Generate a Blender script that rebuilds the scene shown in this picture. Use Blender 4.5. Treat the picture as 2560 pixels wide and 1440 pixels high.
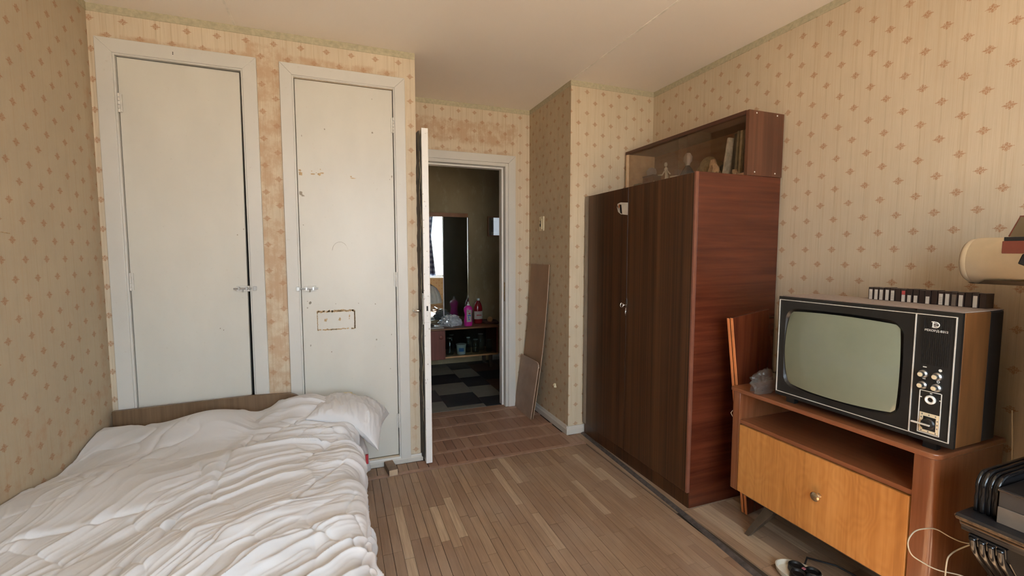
import bpy, bmesh, math, random
import numpy as np
from mathutils import Vector, Matrix, noise as mnoise

random.seed(7)
PI = math.pi
scene = bpy.context.scene
for o in list(bpy.data.objects):
    bpy.data.objects.remove(o)
COL = scene.collection

# ------------------------------------------------------------------ camera
FPX = 1130.0
cx_, cy_ = 845 - 1280, 634 - 720
d = Vector((cx_ / FPX, cy_ / FPX, 1.0)).normalized()
pt = math.atan2(-cy_, FPX)
up = Vector((0, -math.cos(pt), -math.sin(pt)))
up = (up - d * up.dot(d)).normalized()
xr = d.cross(up)
if xr.x < 0:
    xr = -xr
# rows xr, d, up express the world axes in camera (right, down, forward) space
R = Matrix((xr, d, up))
right, down, fwd = R @ Vector((1, 0, 0)), R @ Vector((0, 1, 0)), R @ Vector((0, 0, 1))
cam_data = bpy.data.cameras.new('camera')
cam = bpy.data.objects.new('camera', cam_data)
COL.objects.link(cam)
rot = Matrix((right, -down, -fwd)).transposed().to_4x4()
cam.matrix_world = Matrix.Translation((0, 0, 1.30)) @ rot
cam_data.sensor_width = 36.0
cam_data.lens = FPX / 2560.0 * 36.0
cam_data.clip_start = 0.02
scene.camera = cam

# ------------------------------------------------------------------ world, sun, exposure
world = bpy.data.worlds.new('world')
scene.world = world
world.use_nodes = True
nt = world.node_tree
nt.nodes.clear()
wo = nt.nodes.new('ShaderNodeOutputWorld')
bg = nt.nodes.new('ShaderNodeBackground')
tc = nt.nodes.new('ShaderNodeTexCoord')
sp = nt.nodes.new('ShaderNodeSeparateXYZ')
cr = nt.nodes.new('ShaderNodeValToRGB')
cr.color_ramp.elements[0].position = 0.47
cr.color_ramp.elements[0].color = (0.86, 0.74, 0.60, 1)
cr.color_ramp.elements[1].position = 0.53
cr.color_ramp.elements[1].color = (0.70, 0.85, 1.0, 1)
mr = nt.nodes.new('ShaderNodeMapRange')
mr.inputs[1].default_value = -1
mr.inputs[2].default_value = 1
nt.links.new(tc.outputs['Generated'], sp.inputs[0])
nt.links.new(sp.outputs['Z'], mr.inputs[0])
nt.links.new(mr.outputs[0], cr.inputs[0])
nt.links.new(cr.outputs[0], bg.inputs[0])
bg.inputs[1].default_value = 14.5
nt.links.new(bg.outputs[0], wo.inputs[0])

sun_d = bpy.data.lights.new('sun', 'SUN')
sun_d.energy = 46.0
sun_d.angle = math.radians(0.6)
sun_d.color = (1.0, 0.89, 0.74)
sun = bpy.data.objects.new('sun', sun_d)
COL.objects.link(sun)
sun_dir = Vector((0.38, 1.0, -1.08))          # direction the light travels
sun.rotation_euler = sun_dir.to_track_quat('-Z', 'Y').to_euler()
sun.location = (-1, -4, 4)

# portal in the room's window opening (gives off nothing itself, only guides the sky sampling)
WX0, WX1, WZ0, WZ1, WY = -0.30, 1.38, 0.72, 2.32, -0.95
pd = bpy.data.lights.new('window_portal', 'AREA')
pd.shape = 'RECTANGLE'
pd.size = WX1 - WX0
pd.size_y = WZ1 - WZ0
pd.cycles.is_portal = True
po = bpy.data.objects.new('window_portal', pd)
COL.objects.link(po)
po.location = ((WX0 + WX1) / 2, WY - 0.16, (WZ0 + WZ1) / 2)
po.rotation_euler = (PI / 2, 0, PI)

scene.view_settings.view_transform = 'Standard'
scene.view_settings.look = 'None'
scene.view_settings.gamma = 1.0
scene.view_settings.use_curve_mapping = False
scene.view_settings.exposure = 0.04

# ------------------------------------------------------------------ material helpers
class NT:
    """small wrapper to write node maths briefly"""
    def __init__(s, name):
        s.m = bpy.data.materials.new(name)
        s.m.use_nodes = True
        s.t = s.m.node_tree
        s.b = s.t.nodes['Principled BSDF']
        s.out = s.t.nodes['Material Output']

    def new(s, k):
        return s.t.nodes.new(k)

    def put(s, sock, v):
        if isinstance(v, bpy.types.NodeSocket):
            s.t.links.new(v, sock)
        elif v is not None:
            if isinstance(v, tuple) and len(v) == 3 and sock.type == 'RGBA':
                v = v + (1,)
            sock.default_value = v

    def math(s, op, a, b=None, c=None, clamp=False):
        n = s.new('ShaderNodeMath')
        n.operation = op
        n.use_clamp = clamp
        s.put(n.inputs[0], a)
        s.put(n.inputs[1], b)
        if c is not None:
            s.put(n.inputs[2], c)
        return n.outputs[0]

    def mul(s, a, b): return s.math('MULTIPLY', a, b)
    def add(s, a, b): return s.math('ADD', a, b)
    def sub(s, a, b): return s.math('SUBTRACT', a, b)

    def pos(s):
        g = s.new('ShaderNodeNewGeometry')
        p = s.new('ShaderNodeSeparateXYZ')
        s.t.links.new(g.outputs['Position'], p.inputs[0])
        return p.outputs[0], p.outputs[1], p.outputs[2]

    def loc(s):
        g = s.new('ShaderNodeTexCoord')
        p = s.new('ShaderNodeSeparateXYZ')
        s.t.links.new(g.outputs['Object'], p.inputs[0])
        return p.outputs[0], p.outputs[1], p.outputs[2]

    def vec(s, x, y, z=0.0):
        n = s.new('ShaderNodeCombineXYZ')
        s.put(n.inputs[0], x); s.put(n.inputs[1], y); s.put(n.inputs[2], z)
        return n.outputs[0]

    def noise(s, v, scale=1.0, detail=3.0, rough=0.55, dist=0.0):
        n = s.new('ShaderNodeTexNoise')
        s.put(n.inputs['Vector'], v)
        n.inputs['Scale'].default_value = scale
        n.inputs['Detail'].default_value = detail
        n.inputs['Roughness'].default_value = rough
        n.inputs['Distortion'].default_value = dist
        return n.outputs[0]

    def rng(s, v, a, b, c=0.0, e=1.0, smooth=False):
        n = s.new('ShaderNodeMapRange')
        if smooth:
            n.interpolation_type = 'SMOOTHSTEP'
        s.put(n.inputs[0], v)
        for i, q in enumerate((a, b, c, e)):
            n.inputs[i + 1].default_value = q
        return n.outputs[0]

    def mix(s, f, a, b, mode='MIX'):
        n = s.new('ShaderNodeMix')
        n.data_type = 'RGBA'
        n.blend_type = mode
        s.put(n.inputs[0], f)
        s.put(n.inputs[6], a)
        s.put(n.inputs[7], b)
        return n.outputs[2]

    def ramp(s, f, *stops):
        n = s.new('ShaderNodeValToRGB')
        e = n.color_ramp.elements
        while len(e) < len(stops):
            e.new(0.5)
        for i, (p, c) in enumerate(stops):
            e[i].position = p
            e[i].color = tuple(c) + (1,)
        s.put(n.inputs[0], f)
        return n.outputs[0]

    def bump(s, h, strength=0.2, dist=0.002):
        n = s.new('ShaderNodeBump')
        n.inputs['Strength'].default_value = strength
        n.inputs['Distance'].default_value = dist
        s.put(n.inputs['Height'], h)
        s.put(s.b.inputs['Normal'], n.outputs[0])

    def fin(s, color=None, rough=None, metal=None, coat=None, spec=None):
        s.put(s.b.inputs['Base Color'], color)
        s.put(s.b.inputs['Roughness'], rough)
        s.put(s.b.inputs['Metallic'], metal)
        if coat is not None:
            s.b.inputs['Coat Weight'].default_value = coat
            s.b.inputs['Coat Roughness'].default_value = 0.08
        if spec is not None:
            s.b.inputs['Specular IOR Level'].default_value = spec
        return s.m

def plain(name, c, rough=0.5, metal=0.0, var=0.12, scale=18.0, coat=None, spec=None, bump=0.0):
    """one colour with a little procedural variation"""
    n = NT(name)
    tcn = n.new('ShaderNodeTexCoord')
    f = n.noise(tcn.outputs['Object'], scale, 4)
    lo = tuple(x * (1 - var) for x in c)
    hi = tuple(min(1, x * (1 + var)) for x in c)
    col = n.mix(n.rng(f, 0.3, 0.7), lo, hi)
    if bump:
        n.bump(f, bump, 0.002)
    return n.fin(col, rough, metal, coat, spec)

def boxmask(n, h, v, h0, h1, v0, v1, s):
    a = n.rng(h, h0 - s, h0 + s, smooth=True)
    b = n.rng(h, h1 - s, h1 + s, 1, 0, smooth=True)
    c = n.rng(v, v0 - s, v0 + s, smooth=True)
    e = n.rng(v, v1 - s, v1 + s, 1, 0, smooth=True)
    return n.mul(n.mul(a, b), n.mul(c, e))

def wallpaper(name, axis, phase=0.0, wear=(), base=(0.66, 0.53, 0.35), vph=0.0, grime=0.0):
    n = NT(name)
    x, y, z = n.pos()
    gn = n.new('ShaderNodeNewGeometry')
    sn = n.new('ShaderNodeSeparateXYZ')
    n.t.links.new(gn.outputs['True Normal'], sn.inputs[0])
    fy = n.math('GREATER_THAN', n.math('ABSOLUTE', sn.outputs[1]), 0.5)
    h = n.add(n.add(n.mul(x, fy), n.mul(y, n.sub(1.0, fy))), phase)
    zz = n.add(z, vph)
    PH, PV = 0.130, 0.142
    wob = n.noise(n.vec(n.mul(h, 420), n.mul(zz, 420)), 1, 1)
    wob2 = n.noise(n.vec(n.mul(h, 160), n.mul(zz, 160), 4), 1, 2)
    motif = None
    for off in (0.0, 0.5):
        a = n.mul(n.sub(n.math('FRACT', n.add(n.mul(h, 1 / PH), off + 8)), 0.5), PH)
        b = n.mul(n.sub(n.math('FRACT', n.add(n.mul(zz, 1 / PV), off + 8)), 0.5), PV)
        a = n.add(a, n.mul(n.sub(wob2, 0.5), 0.006))
        b = n.add(b, n.mul(n.sub(wob2, 0.5), -0.006))
        ax_, ay_ = n.math('ABSOLUTE', a), n.math('ABSOLUTE', b)
        u = n.math('MAXIMUM', ax_, ay_)
        w = n.math('MINIMUM', ax_, ay_)
        e1 = n.add(n.math('POWER', n.mul(n.sub(u, 0.0080), 1 / 0.0074), 2.0), n.math('POWER', n.mul(w, 1 / 0.0050), 2.0))
        e2 = n.add(n.math('POWER', n.mul(n.sub(ax_, 0.014), 1 / 0.0075), 2.0), n.math('POWER', n.mul(ay_, 1 / 0.0018), 2.0))
        e3 = n.add(n.math('POWER', n.mul(n.sub(u, w), 1 / 0.005), 2.0), n.math('POWER', n.mul(n.sub(n.add(u, w), 0.016), 1 / 0.0045), 2.0))
        e = n.math('MINIMUM', n.math('MINIMUM', e1, e2), n.add(e3, 0.35))
        k = n.rng(e, 0.30, 1.45, 1, 0, smooth=True)
        motif = k if motif is None else n.math('MAXIMUM', motif, k)
    motif = n.mul(motif, n.rng(wob, 0.34, 0.60, 0.15, 1.0))
    # embossed vertical threads and soft stripes
    thr = n.noise(n.vec(n.mul(h, 330), n.mul(zz, 6)), 1, 2)
    thr2 = n.noise(n.vec(n.mul(h, 90), n.mul(zz, 1.5), 3), 1, 2)
    colm = n.math('ABSOLUTE', n.sub(n.math('FRACT', n.add(n.mul(h, 2 / PH), 8.5)), 0.5))
    line = n.mul(n.rng(colm, 0.0, 0.09, 1, 0, smooth=True), n.rng(thr, 0.35, 0.6))
    blot = n.noise(n.vec(n.mul(h, 3), n.mul(zz, 2.2), 1), 1, 5, 0.6)
    c = n.mix(n.rng(blot, 0.3, 0.7), tuple(q * 0.93 for q in base), tuple(min(1, q * 1.06) for q in base))
    c = n.mix(n.mul(n.rng(thr, 0.45, 0.75), 0.34), c, (0.46, 0.34, 0.21))
    c = n.mix(n.mul(n.rng(thr2, 0.5, 0.72), 0.38), c, (0.48, 0.34, 0.20))
    c = n.mix(n.mul(line, 0.40), c, (0.42, 0.33, 0.21))
    c = n.mix(n.mul(motif, 0.95), c, (0.37, 0.16, 0.065))
    if wear:
        big = n.noise(n.vec(n.mul(h, 9), n.mul(zz, 9), 7), 1, 5, 0.65)
        tot = None
        for (h0, h1, v0, v1, s, amt) in wear:
            k = n.mul(boxmask(n, n.sub(h, phase), z, h0, h1, v0, v1, s), amt)
            tot = k if tot is None else n.math('MAXIMUM', tot, k)
        sp_ = n.noise(n.vec(n.mul(h, 40), n.mul(zz, 12), 9), 1, 5, 0.7)
        f = n.rng(n.mul(n.add(n.mul(n.sub(big, 0.5), 2.6), n.add(0.85, n.mul(n.sub(sp_, 0.5), 1.2))), tot), 0.45, 1.05, 0.0, 0.85, smooth=True)
        c = n.mix(n.mul(f, 0.75), c, (0.46, 0.285, 0.165))
    if grime:
        gr = n.noise(n.vec(n.mul(h, 22), n.mul(zz, 12), 2), 1, 5, 0.7)
        c = n.mix(n.mul(n.rng(gr, 0.48, 0.72), grime), c, (0.27, 0.19, 0.11))
    n.bump(n.add(thr, n.mul(motif, 0.6)), 0.25, 0.0012)
    return n.fin(c, 0.72, spec=0.35)

def painted(name, c, grime=(0.42, 0.36, 0.27), amt=0.25, rough=0.38):
    n = NT(name)
    x, y, z = n.pos()
    a = n.noise(n.vec(n.mul(x, 3), n.mul(y, 3), n.mul(z, 1.6)), 1, 5, 0.6)
    b = n.noise(n.vec(n.mul(x, 60), n.mul(y, 60), n.mul(z, 60)), 1, 3, 0.6)
    col = n.mix(n.rng(a, 0.35, 0.75), c, tuple(q * 0.90 for q in c))
    col = n.mix(n.mul(n.rng(b, 0.66, 0.74), amt), col, grime)
    n.bump(b, 0.10, 0.0015)
    return n.fin(col, rough)

def wood(name, dark, light, grain='z', across='y', f=60, g=1.5, rough=0.3, coat=None, contrast=(0.35, 0.68),
         figure=0.0, local=False, spec=None, bumpy=0.0, mid=None):
    """grain: axis the fibres run along; across: main axis across them"""
    n = NT(name)
    P = dict(zip('xyz', n.loc() if local else n.pos()))
    rest = [k for k in 'xyz' if k not in (grain, across)][0]
    v = n.vec(n.mul(P[across], f), n.mul(P[grain], g), n.mul(P[rest], f * 0.6))
    a = n.noise(v, 1, 4, 0.6, 0.3)
    b = n.noise(n.vec(n.mul(P[across], f * 0.14), n.mul(P[grain], g * 0.9), n.mul(P[rest], f * 0.1)), 1, 3, 0.55, 0.6)
    k = n.add(n.mul(a, 0.6), n.mul(b, 0.4))
    if figure:
        wv = n.noise(n.vec(n.mul(P[across], f * 0.10), n.mul(P[grain], g * 1.6), 2.0), 1, 2)
        ring = n.math('SINE', n.mul(n.add(wv, n.mul(P[across], 0.8)), 95))
        k = n.add(k, n.mul(ring, figure))
    stops = [(contrast[0], dark), (contrast[1], light)]
    if mid:
        stops = [(contrast[0], dark), ((contrast[0] + contrast[1]) / 2, mid), (contrast[1], light)]
    col = n.ramp(k, *stops)
    if bumpy:
        n.bump(a, bumpy, 0.001)
    return n.fin(col, rough, coat=coat, spec=spec)

def glassy(name, tint=(1, 1, 1), refl=0.12, alpha_tint=0.0, rough=0.02):
    n = NT(name)
    tr = n.new('ShaderNodeBsdfTransparent')
    tr.inputs[0].default_value = tint + (1,)
    gl = n.new('ShaderNodeBsdfGlossy')
    gl.inputs['Roughness'].default_value = rough
    fr = n.new('ShaderNodeLayerWeight')
    fr.inputs[0].default_value = 0.5
    fq = n.math('POWER', fr.outputs[1], 4.0)
    mx = n.new('ShaderNodeMixShader')
    tcn = n.new('ShaderNodeTexCoord')
    sm = n.noise(tcn.outputs['Object'], 9, 4)
    n.put(mx.inputs[0], n.add(n.mul(fq, n.rng(sm, 0.2, 0.8, 0.5, 0.7)), refl))
    n.t.links.new(tr.outputs[0], mx.inputs[1])
    n.t.links.new(gl.outputs[0], mx.inputs[2])
    n.t.links.new(mx.outputs[0], n.out.inputs[0])
    return n.m

# ------------------------------------------------------------------ mesh helpers
ORG = {}

def worg(o):
    return ORG.get(o.name, Vector((0, 0, 0))) if o else Vector((0, 0, 0))

class MB:
    """collects shapes in world coordinates, then links them as ONE mesh object"""
    def __init__(s):
        s.v, s.f = [], []

    def add(s, vs, fs):
        k = len(s.v)
        s.v += [tuple(p) for p in vs]
        s.f += [tuple(i + k for i in q) for q in fs]
        return s

    def box(s, x0, x1, y0, y1, z0, z1, M=None):
        vs = [(x, y, z) for x in (x0, x1) for y in (y0, y1) for z in (z0, z1)]
        if M is not None:
            vs = [tuple(M @ Vector(p)) for p in vs]
        return s.add(vs, [(0, 1, 3, 2), (4, 6, 7, 5), (0, 4, 5, 1), (2, 3, 7, 6), (0, 2, 6, 4), (1, 5, 7, 3)])

    def prism(s, poly, axis, a, b):
        """poly: list of 2-D points; axis: extrusion axis; the two other axes in xyz order"""
        def mk(p, t):
            if axis == 'x': return (t, p[0], p[1])
            if axis == 'y': return (p[0], t, p[1])
            return (p[0], p[1], t)
        n = len(poly)
        vs = [mk(p, a) for p in poly] + [mk(p, b) for p in poly]
        fs = [tuple(range(n)), tuple(range(2 * n - 1, n - 1, -1))]
        fs += [(i, i + n, (i + 1) % n + n, (i + 1) % n) for i in range(n)]
        return s.add(vs, fs)

    def lathe(s, prof, c=(0, 0, 0), axis='z', n=24, caps=True):
        vs, fs = [], []
        m = len(prof)
        for i in range(n):
            t = 2 * PI * i / n
            for r, h in prof:
                a, b = r * math.cos(t), r * math.sin(t)
                p = {'z': (a, b, h), 'x': (h, a, b), 'y': (b, h, a)}[axis]
                vs.append((p[0] + c[0], p[1] + c[1], p[2] + c[2]))
        for i in range(n):
            j = (i + 1) % n
            for k in range(m - 1):
                fs.append((i * m + k, j * m + k, j * m + k + 1, i * m + k + 1))
        if caps and prof[0][0] > 1e-6: fs.append(tuple(i * m for i in range(n))[::-1])
        if caps and prof[-1][0] > 1e-6: fs.append(tuple(i * m + m - 1 for i in range(n)))
        return s.add(vs, fs)

    def tube(s, pts, r, n=8, closed=False):
        pts = [Vector(p) for p in pts]
        m = len(pts)
        rs = r if isinstance(r, (list, tuple)) else [r] * m
        vs, fs = [], []
        prev = None
        for i, p in enumerate(pts):
            a = pts[(i - 1) % m] if (closed or i) else p
            b = pts[(i + 1) % m] if (closed or i < m - 1) else p
            t = (b - a).normalized()
            if prev is None:
                u = t.cross(Vector((0, 0, 1)))
                if u.length < 0.1: u = t.cross(Vector((1, 0, 0)))
            else:
                u = prev - t * prev.dot(t)
            u.normalize()
            prev = u
            w = t.cross(u)
            for k in range(n):
                q = 2 * PI * k / n
                vs.append(p + (u * math.cos(q) + w * math.sin(q)) * rs[i])
        rng_ = range(m) if closed else range(m - 1)
        for i in rng_:
            j = (i + 1) % m
            for k in range(n):
                l = (k + 1) % n
                fs.append((i * n + k, i * n + l, j * n + l, j * n + k))
        if not closed:
            fs.append(tuple(range(n))[::-1])
            fs.append(tuple((m - 1) * n + k for k in range(n)))
        return s.add(vs, fs)

    def build(s, name, mat, parent=None, smooth=False, bevel=0.0, seg=2, kind=None, label=None, recalc=True):
        me = bpy.data.meshes.new(name)
        og = worg(parent)
        me.from_pydata([(p[0] - og.x, p[1] - og.y, p[2] - og.z) for p in s.v], [], s.f)
        if recalc:
            bm = bmesh.new()
            bm.from_mesh(me)
            bmesh.ops.recalc_face_normals(bm, faces=bm.faces)
            bm.to_mesh(me)
            bm.free()
        if mat: me.materials.append(mat)
        if smooth:
            me.polygons.foreach_set('use_smooth', [True] * len(me.polygons))
            if smooth == 'auto':
                me.set_sharp_from_angle(angle=math.radians(38))
        o = bpy.data.objects.new(name, me)
        COL.objects.link(o)
        if parent:
            o.parent = parent
            ORG[o.name] = og
        if bevel:
            b = o.modifiers.new('bevel', 'BEVEL')
            b.width = bevel; b.segments = seg; b.limit_method = 'ANGLE'
            b.angle_limit = math.radians(40)
        if kind: o['kind'] = kind
        if label: o['label'] = label
        return o

def bx(*a): return MB().box(*a)

def thing(name, label, cat, loc, group=None, kind=None):
    o = bpy.data.objects.new(name, None)
    o.empty_display_size = 0.05
    COL.objects.link(o)
    o.location = loc
    if label: o['label'] = label
    if cat: o['category'] = cat
    if group: o['group'] = group
    if kind: o['kind'] = kind
    ORG[o.name] = Vector(loc)
    return o

def tag(o, label, cat, group=None):
    o['label'] = label; o['category'] = cat
    if group: o['group'] = group
    return o

def recenter(o):
    """put a single-mesh thing's origin at its base"""
    me = o.data
    n = len(me.vertices)
    a = np.empty(n * 3)
    me.vertices.foreach_get('co', a)
    a = a.reshape(-1, 3)
    c = Vector(((a[:, 0].min() + a[:, 0].max()) / 2, (a[:, 1].min() + a[:, 1].max()) / 2, a[:, 2].min()))
    a -= np.array(c)
    me.vertices.foreach_set('co', a.ravel())
    o.location = c
    return o

def textmesh(txt, size, mat, parent, origin, xdir, ydir, name, depth=0.0006):
    cu = bpy.data.curves.new('t', 'FONT')
    cu.body = txt; cu.size = size; cu.extrude = depth; cu.align_x = 'CENTER'
    to = bpy.data.objects.new('t', cu)
    COL.objects.link(to)
    bpy.context.view_layer.update()
    me = bpy.data.meshes.new_from_object(to.evaluated_get(bpy.context.evaluated_depsgraph_get()))
    bpy.data.objects.remove(to)
    X, Y = Vector(xdir).normalized(), Vector(ydir).normalized()
    Z = X.cross(Y)
    M = Matrix((X, Y, Z)).transposed().to_4x4()
    me.transform(Matrix.Translation(Vector(origin) - worg(parent)) @ M)
    me.materials.clear(); me.materials.append(mat)
    o = bpy.data.objects.new(name, me)
    COL.objects.link(o)
    o.parent = parent
    return o

# numpy value noise ---------------------------------------------------------
_rs = np.random.RandomState(3)
_tab = _rs.rand(256, 256)

def vn(x, y, s=0):
    xi, yi = np.floor(x).astype(int), np.floor(y).astype(int)
    fx, fy = x - xi, y - yi
    fx, fy = fx * fx * fx * (fx * (fx * 6 - 15) + 10), fy * fy * fy * (fy * (fy * 6 - 15) + 10)
    g = lambda i, j: _tab[(i + 37 * s) & 255, (j + 91 * s) & 255]
    return (g(xi, yi) * (1 - fx) * (1 - fy) + g(xi + 1, yi) * fx * (1 - fy) + g(xi, yi + 1) * (1 - fx) * fy + g(xi + 1, yi + 1) * fx * fy)

def ss(a, b, x):
    t = np.clip((x - a) / (b - a), 0, 1)
    return t * t * (3 - 2 * t)

def grid_obj(name, P, mat, parent=None, smooth=True, **kw):
    """P: (n,m,3) array of points"""
    n, m = P.shape[:2]
    og = np.array(worg(parent))
    me = bpy.data.meshes.new(name)
    i, j = np.meshgrid(np.arange(n - 1), np.arange(m - 1), indexing='ij')
    a = (i * m + j).ravel()
    q = np.stack([a, a + m, a + m + 1, a + 1], 1)
    me.vertices.add(n * m)
    me.vertices.foreach_set('co', (P.reshape(-1, 3) - og).ravel())
    me.loops.add(q.size)
    me.loops.foreach_set('vertex_index', q.ravel())
    me.polygons.add(len(q))
    me.polygons.foreach_set('loop_start', np.arange(0, q.size, 4))
    me.update(calc_edges=True)
    me.polygons.foreach_set('use_smooth', [smooth] * len(q))
    me.materials.append(mat)
    o = bpy.data.objects.new(name, me)
    COL.objects.link(o)
    if parent:
        o.parent = parent
    for k, v in kw.items(): o[k] = v
    return o

# ------------------------------------------------------------------ materials
M = {}
BASE = (0.70, 0.58, 0.42)
M['wp_back'] = wallpaper('wallpaper_closet_wall', 'x', 0.03, base=(0.64, 0.54, 0.40), wear=[
    (-0.43, -0.22, 0.0, 2.42, 0.03, 0.95), (-1.05, -0.40, 2.31, 2.36, 0.025, 1.0), (-0.27, 0.36, 2.31, 2.375, 0.025, 1.0),
    (0.38, 0.46, 0.0, 2.35, 0.04, 0.62)])
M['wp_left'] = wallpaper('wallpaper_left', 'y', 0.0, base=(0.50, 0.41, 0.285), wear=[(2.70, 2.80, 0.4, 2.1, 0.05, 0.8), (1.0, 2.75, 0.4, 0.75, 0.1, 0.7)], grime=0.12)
M['wp_right'] = wallpaper('wallpaper_right', 'y', 0.02, base=(0.60, 0.49, 0.35), vph=0.03)
M['wp_return'] = wallpaper('wallpaper_return', 'x', 0.05, base=(0.61, 0.51, 0.365))
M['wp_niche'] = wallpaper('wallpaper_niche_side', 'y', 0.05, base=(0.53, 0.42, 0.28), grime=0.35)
M['wp_door'] = wallpaper('wallpaper_doorway_wall', 'x', 0.0, base=(0.64, 0.54, 0.40), wear=[(0.4, 1.42, 2.16, 2.36, 0.05, 1.05), (0.5, 1.4, 2.09, 2.13, 0.02, 0.9)])
M['wp_plain'] = wallpaper('wallpaper_window_wall', 'x', 0.0, base=BASE)

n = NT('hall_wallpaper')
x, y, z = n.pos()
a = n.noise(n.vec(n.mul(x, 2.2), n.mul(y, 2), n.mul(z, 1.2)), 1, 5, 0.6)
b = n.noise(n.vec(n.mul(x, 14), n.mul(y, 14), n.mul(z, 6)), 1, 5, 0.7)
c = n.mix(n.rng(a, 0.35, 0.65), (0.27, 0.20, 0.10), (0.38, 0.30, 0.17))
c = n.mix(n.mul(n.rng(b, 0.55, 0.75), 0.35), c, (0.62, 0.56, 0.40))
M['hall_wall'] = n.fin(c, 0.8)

n = NT('ceiling_paint')
x, y, z = n.pos()
a = n.noise(n.vec(n.mul(x, 1.2), n.mul(y, 1.2)), 1, 3)
b = n.noise(n.vec(n.mul(x, 120), n.mul(y, 120)), 1, 2)
n.bump(b, 0.12, 0.001)
M['ceiling'] = n.fin(n.mix(n.rng(a, 0.3, 0.7), (0.87, 0.79, 0.70), (0.90, 0.83, 0.745)), 0.85)
M['seam'] = plain('ceiling_seam_filler', (0.86, 0.80, 0.71), 0.8)
M['border'] = plain('paper_border', (0.45, 0.40, 0.27), 0.7, var=0.14, scale=60)
M['door_paint'] = painted('door_paint', (0.64, 0.615, 0.545))
M['casing_paint'] = painted('casing_paint', (0.63, 0.61, 0.56))
M['white_paint'] = painted('white_gloss_paint', (0.86, 0.84, 0.80), amt=0.8, rough=0.3)
M['skirting'] = painted('skirting_paint', (0.60, 0.565, 0.50), amt=0.6)
M['dark'] = plain('dark_void', (0.012, 0.010, 0.009), 0.8)
M['chip'] = plain('bare_fibreboard', (0.47, 0.33, 0.18), 0.8, var=0.3, scale=90)
M['chip_dark'] = plain('grey_scuff', (0.33, 0.29, 0.23), 0.8)
M['steel'] = plain('worn_steel', (0.42, 0.42, 0.41), 0.35, 1.0)
M['painted_steel'] = plain('painted_steel', (0.62, 0.60, 0.55), 0.4)
M['chrome'] = plain('chrome', (0.80, 0.79, 0.77), 0.14, 1.0, var=0.05)

# parquet: each strip an own object -> own random tone
def parquet(name, tint):
    n = NT(name)
    oi = n.new('ShaderNodeObjectInfo')
    rnd = oi.outputs['Random']
    x, y, z = n.pos()
    g = n.noise(n.vec(n.mul(x, 90), n.mul(y, 5), n.mul(rnd, 30)), 1, 4, 0.6)
    g2 = n.noise(n.vec(n.mul(x, 3), n.mul(y, 2), 5), 1, 4)
    c = n.ramp(rnd, (0.0, (0.29, 0.175, 0.105)), (0.35, (0.355, 0.225, 0.138)), (0.86, (0.40, 0.262, 0.162)), (0.90, (0.53, 0.38, 0.245)))
    c = n.mix(n.rng(g, 0.35, 0.7), n.mix(0.42, c, (0.14, 0.085, 0.052)), c)
    c = n.mix(n.mul(n.rng(g2, 0.45, 0.7), 0.30), c, (0.46, 0.36, 0.28))
    c = n.mix(tint[3], c, tint[:3])
    n.bump(g, 0.15, 0.0008)
    return n.fin(c, 0.50, spec=0.4)
M['plank'] = parquet('parquet_dusty', (0.4, 0.3, 0.2, 0.0))
M['plank_red'] = parquet('parquet_reddish', (0.27, 0.125, 0.08, 0.55))
M['plank_bar'] = plain('parquet_border_batten', (0.36, 0.215, 0.145), 0.5, var=0.2, scale=25)
M['sub'] = plain('floor_gap_dirt', (0.05, 0.032, 0.02), 0.9)
M['batten'] = plain('grey_floor_batten', (0.075, 0.062, 0.055), 0.6, var=0.5, scale=40)

M['ward_front'] = wood('wardrobe_striped_veneer', (0.016, 0.006, 0.003), (0.125, 0.052, 0.021), 'z', 'y', 105, 0.35, 0.32, None, (0.34, 0.70), spec=0.4)
M['ward_side'] = wood('wardrobe_mahogany_side', (0.042, 0.009, 0.0045), (0.135, 0.032, 0.015), 'x', 'z', 34, 1.6, 0.25, 0.2, (0.30, 0.68))
M['ward_edge'] = plain('wardrobe_reddish_edging', (0.20, 0.075, 0.045), 0.35)
M['ward_grey'] = plain('wardrobe_faded_stile', (0.24, 0.20, 0.165), 0.5)
M['shelf_wood'] = wood('bookcase_walnut', (0.075, 0.027, 0.015), (0.150, 0.058, 0.031), 'z', 'x', 55, 1.5, 0.3, 0.25, (0.35, 0.68))
M['shelf_in'] = wood('bookcase_inside', (0.22, 0.105, 0.055), (0.32, 0.17, 0.09), 'y', 'z', 25, 1.2, 0.45)
M['shelf_front'] = plain('bookcase_edge', (0.075, 0.026, 0.015), 0.35)
M['light_edge'] = plain('pale_wood_edge', (0.62, 0.42, 0.25), 0.5)
M['cab_door'] = wood('amber_ash_veneer', (0.32, 0.125, 0.028), (0.66, 0.32, 0.10), 'z', 'y', 62, 1.8, 0.3, 0.3, (0.26, 0.76), 0.028, mid=(0.50, 0.215, 0.055))
M['cab_frame'] = wood('reddish_beech_frame', (0.155, 0.052, 0.021), (0.29, 0.11, 0.047), 'z', 'y', 60, 2.0, 0.25, 0.4, (0.3, 0.7))
M['cab_top'] = wood('reddish_beech_top', (0.17, 0.055, 0.022), (0.31, 0.115, 0.048), 'y', 'x', 50, 1.4, 0.28, 0.4, (0.3, 0.7))
M['cab_in'] = wood('cabinet_inside_wood', (0.20, 0.085, 0.035), (0.33, 0.15, 0.06), 'y', 'x', 30, 1.4, 0.4)
M['cab_leg'] = plain('dark_cabinet_leg', (0.075, 0.055, 0.038), 0.4, var=0.3)
M['brass'] = plain('aged_brass', (0.62, 0.50, 0.34), 0.25, 1.0)
M['orange_edge'] = plain('orange_varnished_edge', (0.68, 0.24, 0.085), 0.4)
M['panel_red'] = wood('polished_redbrown_panel', (0.06, 0.013, 0.006), (0.13, 0.032, 0.013), 'z', 'x', 40, 1.5, 0.25, 0.3)
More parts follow.
